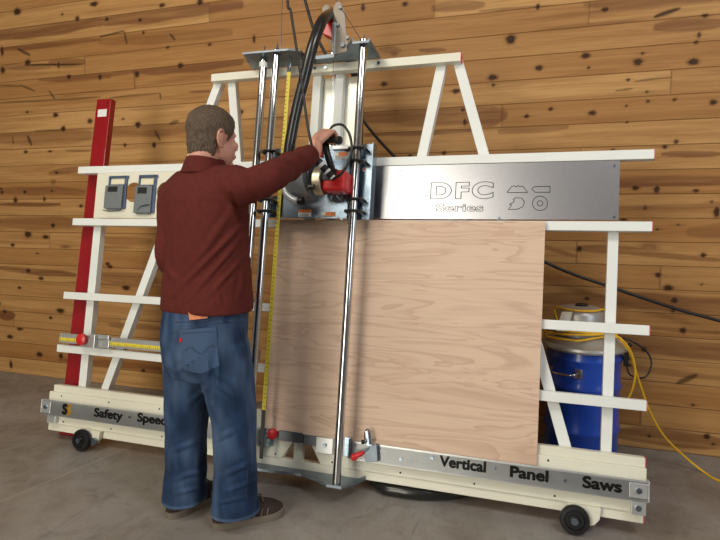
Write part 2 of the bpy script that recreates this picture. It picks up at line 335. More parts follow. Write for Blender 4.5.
    for k in range(26):     # knots on boards beyond and behind the saw
        x = rs.uniform(-3.2, .0) if k%2 else rs.uniform(-4.5,-4.0); z = rs.uniform(.05, 1.2) if k%2 else rs.uniform(.1,2.8); ell(x, z, rs.uniform(.008,.022), rs.uniform(.006,.014), .9, knot)
        ell(rs.uniform(-3.2, .2), rs.uniform(.05, 2.4), rs.uniform(.2,.5), .012, .3, heart, False)
    for nm, arr in (('heart', heart), ('knot', knot), ('tone', tone), ('joint', joint)):
        a = me.attributes.new(nm, 'FLOAT', 'POINT'); a.data.foreach_set('value', np.concatenate([arr.ravel(), [0]*4]).astype(np.float32))
    me.materials.append(MT['wall']); o = bpy.data.objects.new('wall_back', me); COL.objects.link(o); o['kind'] = 'structure'
build_wall()
bm = B(); box(bm, (-7, -5, -.1), (4, WALL_Y+.1, 0)); o = obj('floor', bm, 'floor'); o['kind'] = 'structure'
# side walls and the wall behind the camera with the open bay the daylight comes through
MT['plainwall'] = mat('pale_metal_siding', (.42,.43,.45), .6, var=.06, vscale=2, stretch=(9,9,.3))
for nm, a, b in (('wall_right', (4, -5, 0), (4.1, WALL_Y+.1, 4.2)),):
    bm = B(); box(bm, a, b); o = obj(nm, bm, 'plainwall'); o['kind'] = 'structure'
bm = B(); box(bm, (-1.30, -3.0, 0), (4, -2.9, 4.2)); o = obj('wall_front', bm, 'plainwall'); o['kind'] = 'structure'
bm = B(); box(bm, (-7.1, -5, 0), (-7, WALL_Y+.1, 4.2)); o = obj('wall_left', bm, 'plainwall'); o['kind'] = 'structure'
bm = B(); box(bm, (-7.1, -3.0, 0), (-3.15, -2.9, 4.2)); o = obj('wall_front', bm, 'plainwall'); o['kind'] = 'structure'
bm = B(); box(bm, (-7.1, -3.0, 4.2), (4.1, WALL_Y+.1, 4.3)); o = obj('ceiling', bm, 'plainwall'); o['kind'] = 'structure'
# ------------------------------------------------------------------ vertical panel saw
def L(u, n, v): return Vector((u, -n, v))
saw = thing('vertical_panel_saw', 'large cream framed vertical panel saw leaning back in front of the plank wall', 'panel saw', (0, Y0, 0), (-LEAN, 0, 0))
def rail(u0, u1, v0, v1, name='rail', cap=True, m='cream'):
    bm = B(); box(bm, L(u0, -.041, v0), L(u1, 0, v1)); o = obj(name, bm, m, saw, bevel=.002)
    if cap:
        bm = B(); box(bm, L(u1, -.040, v0+.001), L(u1+.003, -.001, v1-.001)); obj('end_cap', bm, 'redcap', o)
    return o
rail(-1.782, -.430, 2.033, 2.075); rail(-2.637, .396, 1.541, 1.582, m='white'); rail(-2.640, .394, 1.236, 1.277, m='white')
rail(-2.653, .392, .808, .849, m='white'); rail(-2.663, .388, .504, .546, m='white')
def brace(px0, px1, n0=-.062, w=.047, m='white', name='brace', nn=.020):
    bm = B(); bar(bm, px0, px1, w, .04, Vector((0,1,0))); return obj(name, bm, m, saw, bevel=.002)
brace(L(-1.762, -.062, 2.05), L(-2.345, -.062, .30)); brace(L(-.449, -.062, 2.05), L(.092, -.062, .30))
brace(L(-1.682, -.062, 2.05), L(-1.600, -.062, 1.56)); brace(L(-.526, -.062, 2.05), L(-.606, -.062, 1.56))
brace(L(-2.497, -.062, 1.56), L(-2.497, -.062, .30), w=.052, name='upright'); brace(L(.252, -.062, 1.26), L(.246, -.062, .30), w=.042, name='upright')
for u in (-1.173, -1.048): brace(L(u, -.062, 2.05), L(u, -.062, .30), w=.045, name='upright')
# white end of a tube sticking out under the rail at the right brace
bm = B(); prism(bm, [L(-.315,-.02,1.543), L(-.262,-.02,1.543), L(-.25,-.02,1.47), L(-.285,-.02,1.47)], (0,.03,0)); obj('brace_lug', bm, 'white', saw, bevel=.001)
# base: two tubes and a wide board, with the gap where the blade leaves the cut
for u0, u1 in ((-2.655, -1.185), (-1.045, .387)):
    bm = B(); box(bm, L(u0, -.041, .281), L(u1, 0, .319)); o = obj('base_rail', bm, 'cream', saw, bevel=.002)
    if u1 > 0: bm = B(); box(bm, L(u1, -.04, .283), L(u1+.003, -.001, .318)); obj('end_cap', bm, 'redcap', o)
for u0, u1 in ((-2.676, -1.175), (-1.06, .392)):
    bm = B()
    if u1 < 0: prism(bm, [L(u0,.008,.104), L(u1-.03,.008,.104), L(u1+.025,.008,.19), L(u1+.025,.008,.281), L(u0,.008,.281)], (0,.045,0))
    else: prism(bm, [L(u0+.06,.008,.104), L(u1,.008,.104), L(u1,.008,.281), L(u0,.008,.281), L(u0,.008,.2)], (0,.045,0))
    o = obj('base_board', bm, 'cream', saw, bevel=.003)
    k = 0
    for i in range(12):
        u = u0 + .09 + i*.33
        if u > u1-.05: break
        for v in (.262, .122):
            bm = B(); cyl(bm, L(u+(.03 if v<.2 else 0), .0, v), L(u+(.03 if v<.2 else 0), .0095, v), .0045, 10); obj('screw', bm, 'ink', o)
bm = B(); box(bm, L(-2.668, -.041, .064), L(.384, .0, .104)); o = obj('base_rail', bm, 'cream', saw, bevel=.002)
bm = B(); box(bm, L(.384, -.04, .065), L(.387, -.001, .103)); obj('end_cap', bm, 'redcap', o)
bm = B(); box(bm, L(-1.145, -.03, .104), L(-1.10, -.002, .20)); obj('post', bm, 'cream', saw)
# aluminium fence strips with the lettering
def strip(u0, u1):
    bm = B(); box(bm, L(u0, .009, .158), L(u1, .040, .232)); box(bm, L(u0, .037, .156), L(u1, .040, .240)); return obj('fence_strip', bm, 'alum', saw)
s1 = strip(-2.684, -1.30); s2 = strip(-.862, .394)
def centre(s, x, y, w, hgt=.033):
    p = M(x, y, .042); return p
for s, x, y, w, par in (('Safety', 108, 414.5, 29, s1), ('Speed', 152, 419.5, 30, s1), ('Cut', 222, 428, 20, s1), ('Vertical', 463, 464.5, 47, s2), ('Panel', 529, 474.5, 39, s2), ('Saws', 602, 485, 40, s2)):
    p = M(x, y, .0405); a_, b_ = M(x-w/2, y, .04), M(x+w/2, y, .04)
    t = text('lettering', s, .062, L(p.x, .0406, p.z), 'ink', par, bold=.0028)
    bpy.context.view_layer.update()
    t.scale.x = (b_.x-a_.x)/t.dimensions.x
for x, y, par in ((130,417,s1), (432,458,s2), (401,459,s2), (495,468.5,s2), (565,480.5,s2), (180,424,s1)):
    p = M(x, y, .041); bm = B(); cyl(bm, p, p+Vector((0,-.006,0)), .007, 8); obj('bolt', bm, 'zinc', par, smooth=True)
# round badge: black S over an amber disc
p = M(66.5, 410, .041); t = text('emblem', 'S', .075, L(p.x-.012, .0412, p.z), 'ink', s1, bold=.005)
MT['amber'] = mat('amber_print', (.75,.38,.02), .5)
text('emblem', 'S', .075, L(p.x+.012, .0408, p.z), 'amber', s1, bold=.005)
# brackets at the strip ends
bm = B(); box(bm, L(-2.684, .040, .165), L(-2.62, .046, .228)); box(bm, L(-2.69, .0, .165), L(-2.684, .046, .238)); box(bm, L(-2.65,.01,.115), L(-2.59,.034,.165)); o = obj('strip_bracket', bm, 'alum', s1, bevel=.002)
for uu, vv in ((-2.65,.2), ): bm = B(); cyl(bm, L(uu,.046,vv), L(uu,.055,vv), .011, 12); obj('bolt', bm, 'zinc', s1)
bm = B(); box(bm, L(.325, .040, .17), L(.392, .045, .228)); box(bm, L(.335, .01, .105), L(.388, .040, .160)); box(bm, L(.394,.0,.16), L(.399,.045,.24)); obj('strip_bracket', bm, 'alum', s2, bevel=.002)
for uu, vv, nn in ((.36,.2,.045), (.36,.132,.040)): bm = B(); cyl(bm, L(uu,nn,vv), L(uu,nn+.009,vv), .011, 12); obj('bolt', bm, 'zinc', s2)
# centre crossing plates between the strips
for a_, b_, m_ in (((-1.30,.0,.16), (-1.25,.05,.245), 'zinc'), ((-1.213,.015,.195), (-1.09,.035,.243), 'darksteel'), ((-1.085,.0,.190), (-1.01,.03,.238), 'darksteel'), ((-1.015,.01,.165), (-.93,.042,.238), 'alum')):
    bm = B(); box(bm, L(*a_), L(*b_)); obj('fence_bracket', bm, m_, saw, bevel=.002)
bm = B(); box(bm, L(-.872,.041,.168), L(-.838,.046,.255)); box(bm, L(-.842,.04,.168), L(-.838,.075,.255)); obj('fence_bracket', bm, 'zinc', saw, bevel=.001)
for uu, vv in ((-.97,.205), (-1.275,.2)): bm = B(); cyl(bm, L(uu,.04,vv), L(uu,.054,vv), .009, 8); obj('bolt', bm, 'zinc', saw)
bm = B(); lathe(bm, [(.004,0),(.022,.001),(.027,.008),(.025,.016),(.012,.022),(.003,.023)], L(-1.253,.035,.222), (.75,-.6,0)); obj('stop_knob', bm, 'redplastic', saw, smooth=True)
# guide tubes
def gtube(u, n, v0, v1, r=.019):
    bm = B(); cyl(bm, L(u, n, v0), L(u, n, v1), r, 32); return obj('guide_tube', bm, 'chrome', saw, smooth=True)
gtube(-1.312, .15, .085, 2.09); gtube(-.862, .15, .07, 2.10); g1 = gtube(-1.392, .13, .085, 2.08)
bm = B(); cyl(bm, L(-1.392,.13,2.02), L(-1.392,.13,2.045), .0215, 24); obj('tape_band', bm, 'labelw', g1, smooth=True)
# top and foot plates
def plate(name, pts, v, th, lip=None):
    bm = B(); prism(bm, [L(u, n, v) for u, n in pts], (0,0,th))
    for i, j, h in (lip or []):
        a_, b_ = pts[i], pts[j]; d = Vector((a_[0]-b_[0], a_[1]-b_[1])).normalized()*.0
        bar(bm, L(*a_, v+h/2), L(*b_, v+h/2), .004, abs(h), Vector((0,0,1)))
    return obj(name, bm, 'zincdull', saw)
tp = [(M(380,58,0).x,0.),(M(368.5,44,.19).x,.185),(M(352,45,.19).x,.185),(M(344,52,.1).x,.10),(M(334,54,.06).x,.055),(M(312,58,.05).x,.05),(M(306,55,.1).x,.10),(M(300,52,.16).x,.16),(M(288,52,.18).x,.18),(M(242,57,.19).x,.185),(M(253,69,0).x,0.)]
plate('top_plate', tp, 2.078, .004, [(0,1,.012),(1,2,-.008),(2,3,.02),(3,4,.03),(4,5,.018),(6,7,-.006),(7,8,-.006),(8,9,-.006),(9,10,.006)])
bm = B(); box(bm, L(-.95,.05,2.083), L(-.90,.13,2.108)); obj('black_block', bm, 'black', saw, bevel=.003)  # solid black block stands in for the dark of a square opening
bm = B(); box(bm, L(-1.19,.06,2.052), L(-1.14,.13,2.077)); obj('black_block', bm, 'black', saw, bevel=.003)
for u, n in ((-1.392,.13),(-1.312,.15),(-.862,.15)):
    bm = B(); cyl(bm, L(u,n,2.08), L(u,n,2.105), .009, 8); cyl(bm, L(u,n,2.1), L(u,n,2.13), .003, 8); obj('bolt', bm, 'zinc', saw)
for u, n in ((-1.45,.02),(-1.17,.02),(-1.11,.02),(-.83,.02)):
    bm = B(); cyl(bm, L(u,.0,2.055), L(u,.008,2.055), .008, 8); obj('bolt', bm, 'zinc', saw)
plate('foot_plate', [(-.775,.0),(-.80,.10),(-.83,.175),(-.90,.175),(-.97,.12),(-1.06,.085),(-1.16,.10),(-1.37,.12),(-1.40,.0)], .060, .004, [(0,1,.022),(1,2,.012),(2,3,.012),(3,4,.012),(4,5,.016),(5,6,.012),(6,7,.012)])
# thin clear bar up to the foot plate and the yellow tape hanging beside the second tube
def strap(u0, n0, v0, u1, n1, v1, w, m, name, par):
    bm = B(); bar(bm, L(u0,n0,v0), L(u1,n1,v1), w, .002, Vector((0,1,0))); return obj(name, bm, m, par)
ty = strap(-1.256, .115, 2.0, -1.262, .115, .34, .019, 'yellow', 'measuring_tape', saw)
strap(-1.262, .117, .345, -1.256, .117, .12, .019, 'tapeblack', 'tape_end', ty); strap(-1.256, .115, 1.995, -1.256, .115, 2.02, .024, 'black', 'tape_clip', ty)
bm = B(); tube(bm, [L(-1.256,.115,2.015), L(-1.251,.115,2.04), L(-1.256,.115,2.078)], .004); obj('tape_hook', bm, 'zinc', ty)
bm = B()
for i in range(80): box(bm, L(-1.2655, .1165, .36+i*.0204), L(-1.258 if i%5 else -1.252, .1168, .3625+i*.0204))
o = obj('tape_scale', bm, 'ink', ty)
# back sheets
bm = B(); box(bm, L(-1.205, -.088, 1.30), L(-.93, -.084, 2.035)); obj('back_sheet', bm, 'bright', saw)
bm = B(); box(bm, L(-1.27, -.004, 1.283), L(.266, .0, 1.538)); ps = obj('steel_panel', bm, 'steel', saw)
# sign cut lines
t = text('cut_lettering', 'DFC', .098, L(M(461,192,0).x, .0005, M(461,192,0).z+.003), 'ink', ps, outline=.0013, bold=.0045, spacing=1.25)
bpy.context.view_layer.update(); t.scale.x = (M(493,190,0).x-M(430,190,0).x)/t.dimensions.x
t = text('cut_lettering', 'Series', .05, L(M(459.5,208,0).x, .0005, M(459,208,0).z), 'ink', ps, outline=.0009, bold=.0010, spacing=1.05)
bpy.context.view_layer.update(); t.scale.x = (M(483,208,0).x-M(435.5,208,0).x)/t.dimensions.x
def outl(pts, closed=True, sc=3.6, ox=420, oy=160):
    P = [M(ox+x/sc, oy+y/sc, .0006) for x, y in pts]; 
    if closed: P.append(P[0])
    bm = B()
    for a_, b_ in zip(P, P[1:]): cyl(bm, a_, b_, .0015, 6)
    return obj('cut_symbol', bm, 'ink', ps)
outl([(313,117),(330,95),(338,93),(346,97),(352,92),(360,96),(370,94),(388,117)])
outl([(402,103),(414,95),(468,95),(468,116),(414,116)]); outl([(318,178),(330,163),(322,160),(340,150),(335,143),(345,136),(366,137),(376,152),(370,168),(352,177)])
outl([(432+27*math.cos(a_*PI/14), 156+26*math.sin(a_*PI/14)) for a_ in range(28)]); outl([(432+10*math.cos(a_*PI/8), 156+9.5*math.sin(a_*PI/8)) for a_ in range(16)])
for x, y in ((614,166),(614,217),(400,170),(402,218),(499,218)): p = M(x, y, 0); bm = B(); cyl(bm, p, p+Vector((0,-.004,0)), .005, 8); obj('bolt', bm, 'zinc', ps)
# left scale bar with stop
bm = B(); box(bm, L(-2.628,.0,.560), L(-1.36,.022,.613)); sb = obj('scale_bar', bm, 'alum', saw)
bm = B(); box(bm, L(-2.625,.022,.570), L(-1.36,.0235,.590)); st_ = obj('measuring_tape', bm, 'yellow', sb)
bm = B()
for i in range(100): box(bm, L(-2.62+i*.0127,.0236,.570), L(-2.6175+i*.0127,.0238,.577 if i%4 else .585))
obj('tape_scale', bm, 'ink', st_)
bm = B(); box(bm, L(-2.47,.0,.552), L(-2.27,.034,.600)); box(bm, L(-2.36,.034,.55), L(-2.345,.06,.622)); box(bm, L(-2.40,.030,.6), L(-2.27,.04,.625)); obj('stop_block', bm, 'alum', sb, bevel=.003)
bm = B(); lathe(bm, [(.004,0),(.030,.001),(.034,.010),(.032,.022),(.018,.03),(.003,.031)], L(-2.445,.034,.590), (0,-1,0)); obj('stop_knob', bm, 'redplastic', sb, smooth=True)
# white board carrying two grey boxes, with half-round cut-outs
def arc(cu, cv, r, a0, a1, k=10): return [(cu + r*math.cos(a0+(a1-a0)*i/k), cv + r*math.sin(a0+(a1-a0)*i/k)) for i in range(k+1)]
def holed(u0, u1, v0, v1, cu, cv, r, name):
    """sheet with a round hole, built as rings of quads"""
    bm = B(); n = 32; a = []
    for k in range(n):
        t = 2*PI*k/n; dx, dy = math.cos(t), math.sin(t)
        s = min(((u1-cu) if dx > 0 else (cu-u0))/max(abs(dx),1e-6), ((v1-cv) if dy > 0 else (cv-v0))/max(abs(dy),1e-6))
        a.append(((cu+dx*r, cv+dy*r), (cu+dx*s, cv+dy*s)))
    corners = [(u1,v1),(u0,v1),(u0,v0),(u1,v0)]
    outer = [p[1] for p in a]
    for c in corners:
        j = min(range(n), key=lambda k: (outer[k][0]-c[0])**2+(outer[k][1]-c[1])**2); outer[j] = c
    rr = [[L(*[q for q in (p[0][0], nn, p[0][1])]) for p in a] for nn in (0.001,)]
    r1 = [L(p[0][0], .001, p[0][1]) for p in a]; r2 = [L(o_[0], .001, o_[1]) for o_ in outer]; r3 = [L(o_[0], .005, o_[1]) for o_ in outer]; r4 = [L(p[0][0], .005, p[0][1]) for p in a]
    rings(bm, [r1, r2, r3, r4], cap=False, closed=True); return obj(name, bm, 'cream', saw)
holed(-2.485, -2.150, 1.279, 1.539, -2.222, 1.425, .056, 'tool_board'); holed(-2.150, -1.84, 1.279, 1.539, -2.01, 1.425, .056, 'tool_board')
# wheels on tab brackets
for u in (-2.378, .128):
    bm = B(); prism(bm, [L(u-.03,.030,.104), L(u+.10,.030,.104), L(u+.095,.030,.06), L(u+.075,.030,.035), L(u+.04,.030,.028), L(u-.01,.030,.03)], (0,.026,0)); tb = obj('wheel_bracket', bm, 'cream', saw, bevel=.003)
    c = Vector((u, -.034, .052))
    bm = B(); lathe(bm, [(.02,0),(.054,.0),(.0575,.006),(.0575,.022),(.053,.028),(.040,.029),(.036,.022),(.022,.022),(.020,.03),(.004,.031)], c, (0,-1,0)); w = obj('wheel', bm, 'rubber', saw, smooth=True)
    bm = B(); cyl(bm, c+Vector((0,-.03,0)), c+Vector((0,-.044,0)), .014, 16); obj('axle_bolt', bm, 'zinc', w)
    if u < 0: bm = B(); cyl(bm, c+Vector((.075,-.0,.0)), c+Vector((.075,-.012,0)), .02, 16); obj('rear_bolt', bm, 'zinc', tb) if u < 0 else None
# red side post
bm = B(); bar(bm, L(-2.622,-.107,.022), L(-2.580,-.107,2.020), .108, .04, Vector((0,1,0))); rp = obj('side_post', bm, 'red', saw, bevel=.003)
bm = B(); bar(bm, L(-2.622,-.107,.021), L(-2.622,-.107,.024), .09, .03, Vector((0,1,0))); obj('post_foot', bm, 'black', rp)
p = L(-2.583,-.0866,1.93); bm = B(); box(bm, p+Vector((-.033,0,-.02)), p+Vector((.033,-.001,.025))); obj('warning_label', bm, 'labelw', rp)
for v in (1.975, 1.995): bm = B(); cyl(bm, L(-2.555,-.087,v), L(-2.555,-.083,v), .004, 8); obj('bolt', bm, 'ink', rp)
# rear stand legs reaching the floor so the frame stands by itself
for u in (-1.75, -.45):
    bm = B(); q0 = Vector((u, .035, 1.565))
    # world floor point behind the frame, in saw-local coordinates
    P = Vector((u, .50, 0)); loc = Vector((u, P.y*_ca, P.y*_sa + .0)); bar(bm, q0+Vector((0,.03,0)), loc+Vector((0,.0,.025)), .04, .04); obj('rear_leg', bm, 'cream', saw)
# hose pulley bracket on top
bk = []
def pk(pts, n, th, m, name, par=saw, bev=.002):
    P = [M(x, y, n) for x, y in pts]; bm = B(); prism(bm, P, (0, th, 0)); return obj(name, bm, m, par, bevel=bev)
pbk = pk([(333,8),(336,2),(340,1),(345,12),(346,30),(349,47),(346,52),(333,54)], .13, .006, 'greyplate', 'pulley_bracket')
bm = B(); q = [M(x, y, .13) for x, y in ((333.5,24),(337,24),(336,54),(333,54))]; prism(bm, q, (0,-.02,0)); obj('bracket_flange', bm, 'alum', pbk, bevel=.002)
pk([(322,8),(325,4),(329,5),(331,12),(329,26),(333,44),(333,50),(325,30)], .03, .006, 'greyplate', 'pulley_bracket')
pk([(329,15),(333,18),(333,38),(322,33),(323,29)], .11, .05, 'redplastic', 'pulley_block')
for x, y, r in ((340.5,8.5,.007),(338,25.5,.008),(348,38.5,.008),(343,45.5,.012)):
    p = M(x, y, .13); bm = B(); cyl(bm, p, p+Vector((0,-.012,0)), r, 8); obj('bolt', bm, 'zincdull', pbk)
pk([(331,52),(352,52),(352,58),(331,58)], .02, .04, 'zinc', 'bracket_foot')
# lift cables running up out of view
for a_, b_ in ((M(281,56,.15), M(283.5,-45,.15)), (M(365,46,.15), M(331,-8,.12))):
    bm = B(); cyl(bm, a_, b_, .0016, 6); obj('lift_cable', bm, 'zinc', saw)
bm = B(); cyl(bm, M(333.5,56,.03), M(330,215,.03), .0014, 6); obj('lift_cable', bm, 'zinc', saw)
# toggle clamp on the right strip
tc = pk([(366,448),(378,443),(379,461),(367,461)], .045, -.022, 'zincdull', 'toggle_clamp', bev=.002)
bm = B(); bar(bm, M(368.5,446,.075), M(366.5,431,.075), .010, .006, Vector((0,1,0))); bar(bm, M(371,446,.055), M(369,431,.055), .006, .006, Vector((0,1,0))); tube(bm, [M(365.8,444,.07), M(364.8,434,.07), M(367.5,429,.07), M(370,434,.07), M(370,444,.07)], .0035, 8); obj('clamp_arm', bm, 'zinc', tc)
bm = B(); cyl(bm, M(363,442,.09), M(375,437.5,.03), .006, 12); obj('clamp_screw', bm, 'chrome', tc)
bm = B(); lathe(bm, [(.003,0),(.010,.001),(.010,.013),(.003,.014)], M(364.5,442,.09), (-.8,-.5,0)); obj('clamp_pad', bm, 'rubber', tc)
bm = B(); a_, b_ = M(352.5,458,.10), M(364,452,.07); d = (b_-a_); lathe(bm, [(.004,-.008),(.013,-.003),(.016,.006),(.014,.02),(.009,d.length*.9),(.006,d.length)], a_, d); obj('clamp_handle', bm, 'redplastic', tc, smooth=True)
bm = B(); bar(bm, M(363,453,.07), M(369,448,.065), .009, .008); obj('clamp_link', bm, 'zinc', tc)
# ------------------------------------------------------------------ grey insert boxes on the tool board
def insert_box(x0, x1, y0, y1, label, hook):
    a_, b_ = M(x0, y1, .006), M(x1, y0, .006); P = a_; W, H = b_.x-a_.x, b_.z-a_.z
    root = thing('tool_insert', label, 'tool insert', saw.matrix_basis @ Vector((a_.x, -.006, a_.z)), (-LEAN,0,0), 'grey inserts on the tool board')
    bm = B(); box(bm, (0,-.004,.0), (W*.83,-.022,H*.70)); box(bm, (W*.1,-.004,-.006), (W*.75,-.018,0)); obj('box_body', bm, 'boxgrey', root, bevel=.004)
    bm = B()
    for q in (((0.01,-.001,H*.70),(W*.12,-.012,H)), ((W*.84,-.001,H*.0),(W*.94,-.012,H)), ((0.01,-.001,H*.93),(W*.98,-.012,H)), ((W*.12,-.001,H*.70),(W*.84,-.010,H*.735))): box(bm, q[0], q[1])
    obj('box_frame', bm, 'boxblue', root, bevel=.002)
    bm = B(); box(bm, (W*.14,-.0222,H*.50), (W*.60,-.0229,H*.66)); obj('nameplate', bm, 'ink', root)
    bm = B(); box(bm, (W*.2,-.001,H*.76), (W*.78,-.003,H*.90)); obj('window_card', bm, 'card', root)
    bm = B(); tube(bm, [(W*.05,-.03,-.012), (W*.4,-.04,-.02), (W*.9,-.03,-.014)], .003, 6) if hook else tube(bm, [(W*.2,-.023,.01), (W*.4,-.027,.035), (W*.8,-.027,.045)], .003, 6); obj('wire_clip', bm, 'zinc', root)
bpy.context.view_layer.update()
insert_box(106, 130, 176, 209, 'left grey box on the white tool board with a black nameplate', True)
insert_box(135.5, 159, 175, 213.5, 'right grey box on the white tool board, nearest the man', False)
# ------------------------------------------------------------------ plywood
a_, b_ = M(269,430,.024), M(535,465,.024)
P0 = saw.matrix_basis @ Vector((-1.295, -.010, .236)); SW, SH = 1.270, 1.034
bm = B(); box(bm, (0,-.018,0), (SW,0,SH)); ply = obj('plywood_sheet', bm, 'ply', bevel=.001); ply.location = P0; ply.rotation_euler = (-LEAN,0,0)
tag(ply, 'large square sheet of pale plywood resting upright on the saw', 'plywood')
# ------------------------------------------------------------------ saw carriage
c0 = L(-1.085, .09, 1.26)
car = thing('saw_carriage', 'zinc plated sliding carriage with a red motor, clamped on the chrome tubes', 'power saw', saw.matrix_basis @ c0, (-LEAN,0,0))
def cobj(name, bm, m, par=None, **k):
    o = obj(name, bm, m, par or car, **k)
    if par is None: o.location = -c0
    return o
bm = B(); box(bm, L(-1.255,.098,1.265), L(-.905,.101,1.610)); box(bm, L(-1.255,.098,1.265), L(-.905,.106,1.272))
cp = cobj('mounting_plate', bm, 'zinc')
bm = B(); box(bm, L(-.905,.098,1.262), L(-.792,.101,1.618)); box(bm, L(-.796,.06,1.262), L(-.792,.125,1.618)); box(bm, L(-.908,.098,1.262), L(-.905,.115,1.618)); cobj('side_plate', bm, 'zinc')
bm = B(); box(bm, L(-1.36,.098,1.50), L(-1.25,.101,1.612)); cobj('side_plate', bm, 'zinc')
bm = B(); box(bm, L(-1.36,.098,1.268), L(-1.25,.101,1.375)); cobj('side_plate', bm, 'zinc')
for u in (-1.312, -.862):
    for v in (1.583, 1.523, 1.345, 1.290):
        bm = B(); c = L(u, .148, v)
        # rubber roller with a waist that hugs the tube, seen as a curved black band
        P = [c+Vector((.034*math.cos(t), -.030*math.sin(t)+.004, 0)) for t in [PI*k/12 for k in range(13)]]
        tube(bm, P, .0062, 8, 2); r = cobj('roller', bm, 'rubber', smooth=True)
        for s in (-1, 1):
            bm = B(); cyl(bm, L(u+s*.034,.102,v), L(u+s*.034,.156,v), .0095, 12); obj('roller_bolt', bm, 'rubber', r)
# blade guard with outlet, gear case and motor; the blade turns about the long axis of the motor
ax = (1, 0, 0)
bm = B(); uA, uB = M(289,180,.2).x, M(310,180,.2).x; wA = uB-uA; lathe(bm, [(.004,0),(.070,0),(.090,.006),(.098,.018),(.098,wA-.018),(.092,wA-.006),(.07,wA),(.004,wA)], L(uA,.185,1.455), ax, 48); gd = cobj('blade_guard', bm, 'guard', smooth=True)
bm = B(); prism(bm, [L(uA+.03,.10,1.56), L(uA+.03,.20,1.555), L(uA+.03,.20,1.37), L(uA+.03,.10,1.34)], (wA-.03,0,0)); obj('guard_skirt', bm, 'guard', gd, bevel=.004)
bm = B(); lathe(bm, [(.003,0),(.060,0),(.063,.004),(.063,.012),(.003,.012)], L(uB,.190,1.462), ax, 40); obj('inner_ring', bm, 'darksteel', gd, smooth=True)
bm = B(); gA, gB = M(314.5,179,.23).x, M(323,179,.23).x; wG = gB-gA; lathe(bm, [(.003,0),(.062,0),(.066,.004),(.066,wG-.004),(.062,wG),(.003,wG)], L(gA,.205,M(318,179.5,.24).z), ax, 40); gc = cobj('gear_case', bm, 'brass', smooth=True)
p = M(311,187,.27); bm = B(); cyl(bm, p+Vector((-.012,0,0)), p+Vector((.014,0,0)), .012, 12); obj('adjuster_knob', bm, 'black', gc)
m0, m1 = M(322,191,.24), M(346.5,169.5,.24)
bm = B(); box(bm, L(m0.x,.145,m0.z), L(m1.x,.25,m1.z)); mh = cobj('motor_housing', bm, 'redplastic', bevel=.016); mh.modifiers[0].segments = 4
bm = B(); box(bm, L(m0.x-.002,.16,m1.z-.052), L(m0.x+.070,.2535,m1.z+.003)); obj('motor_cap', bm, 'black', mh, bevel=.006)
bm = B(); cyl(bm, L(m0.x,.20,m0.z+.045), L(m0.x-.03,.20,m0.z+.045), .036, 24); obj('motor_neck', bm, 'black', mh)
# grip: black rear handle and the round bar the hand holds
bm = B(); tube(bm, [M(332,172,.24), M(330,163,.27), M(327,153,.28), M(325,146,.27)], .017, 14, rad=lambda t: .019-.004*math.sin(PI*t)); hg = cobj('rear_handle', bm, 'black', smooth=True)
bm = B(); box(bm, M(318,157,.27), M(324.5,148,.25)); obj('trigger_block', bm, 'redplastic', hg, bevel=.005)
G0, G1 = M(318,139,.27), M(340,140.5,.31)
bm = B(); d = G1-G0; lathe(bm, [(.003,0),(.013,.002),(.013,d.length-.03),(.015,d.length-.02),(.020,d.length-.008),(.018,d.length),(.003,d.length+.002)], G0, d, 20); cobj('grip_bar', bm, 'black', smooth=True)
bm = B(); tube(bm, [M(322,142,.28), M(322,150,.22), M(324,156,.12)], .010, 10); cobj('grip_stem', bm, 'zinc', smooth=True)
bm = B(); tube(bm, [M(284,174,.19), M(284,184,.20), M(287,194,.21), M(294,200,.215), M(301,201,.22)], .017, 18); ep = cobj('dust_elbow', bm, 'pipe', smooth=True)
bm = B(); d = M(304,201,.22)-M(299,201,.22); cyl(bm, M(298.5,201,.219), M(303,201,.221), .0185, 16); obj('elbow_ring', bm, 'rubber', ep)
def label(x0, y0, x1, y1, n, top, main='labelw', f=.35):
    a_, b_ = M(x0, y1, n), M(x1, y0, n); bm = B(); box(bm, a_, b_+Vector((0,-.0008,0))); o = cobj('warning_label', bm, main)
    if top: bm = B(); box(bm, Vector((a_.x+(b_.x-a_.x)*(.3 if top=='half' else 0),a_.y-.0008,b_.z-(b_.z-a_.z)*f)), b_+Vector((0,-.0016,0))); obj('label_heading', bm, 'labelo', o)
    bm = B()
    for k in range(3): z = a_.z+(b_.z-a_.z)*(.12+.16*k); box(bm, (a_.x+.004,a_.y-.0008,z), (b_.x-.004-.006*k,a_.y-.0014,z+.0022))
    obj('small_print', bm, 'ink', o)
label(298,209.5,311.5,218.5,.1025,'full'); label(321,212,335.5,218.5,.1025,'half',f=.6); label(334.5,152,347.5,159.5,.1025,'half',f=.55)
label(293,178.5,303,187.5,.20,None)
p = M(364.5,169.5,.1015); bm = B(); cyl(bm, p, p+Vector((0,-.001,0)), .0095, 20); o = cobj('round_label', bm, 'labelw'); bm = B(); cyl(bm, p+Vector((0,-.001,0)), p+Vector((0,-.0016,0)), .006, 20); obj('round_mark', bm, 'labelr', o)
for x, y in ((299,221),(342,219.5),(340,147),(346,149),(333,147)): p = M(x, y, .102); bm = B(); cyl(bm, p, p+Vector((0,-.008,0)), .006, 8); cobj('bolt', bm, 'zinc')
bm = B(); box(bm, M(332,149.5,.12), M(350,146,.102)); cobj('top_bracket', bm, 'alum', bevel=.002)
for q in ((331,194,-2),(336,195,1),(341,194,-1)):
    bm = B(); p = M(q[0], q[1], .2); cyl(bm, p, p+Vector((.01*q[2],.05,-.012)), .006, 8); cobj('screw', bm, 'zinc')
W = lambda p: saw.matrix_basis @ Vector(p)
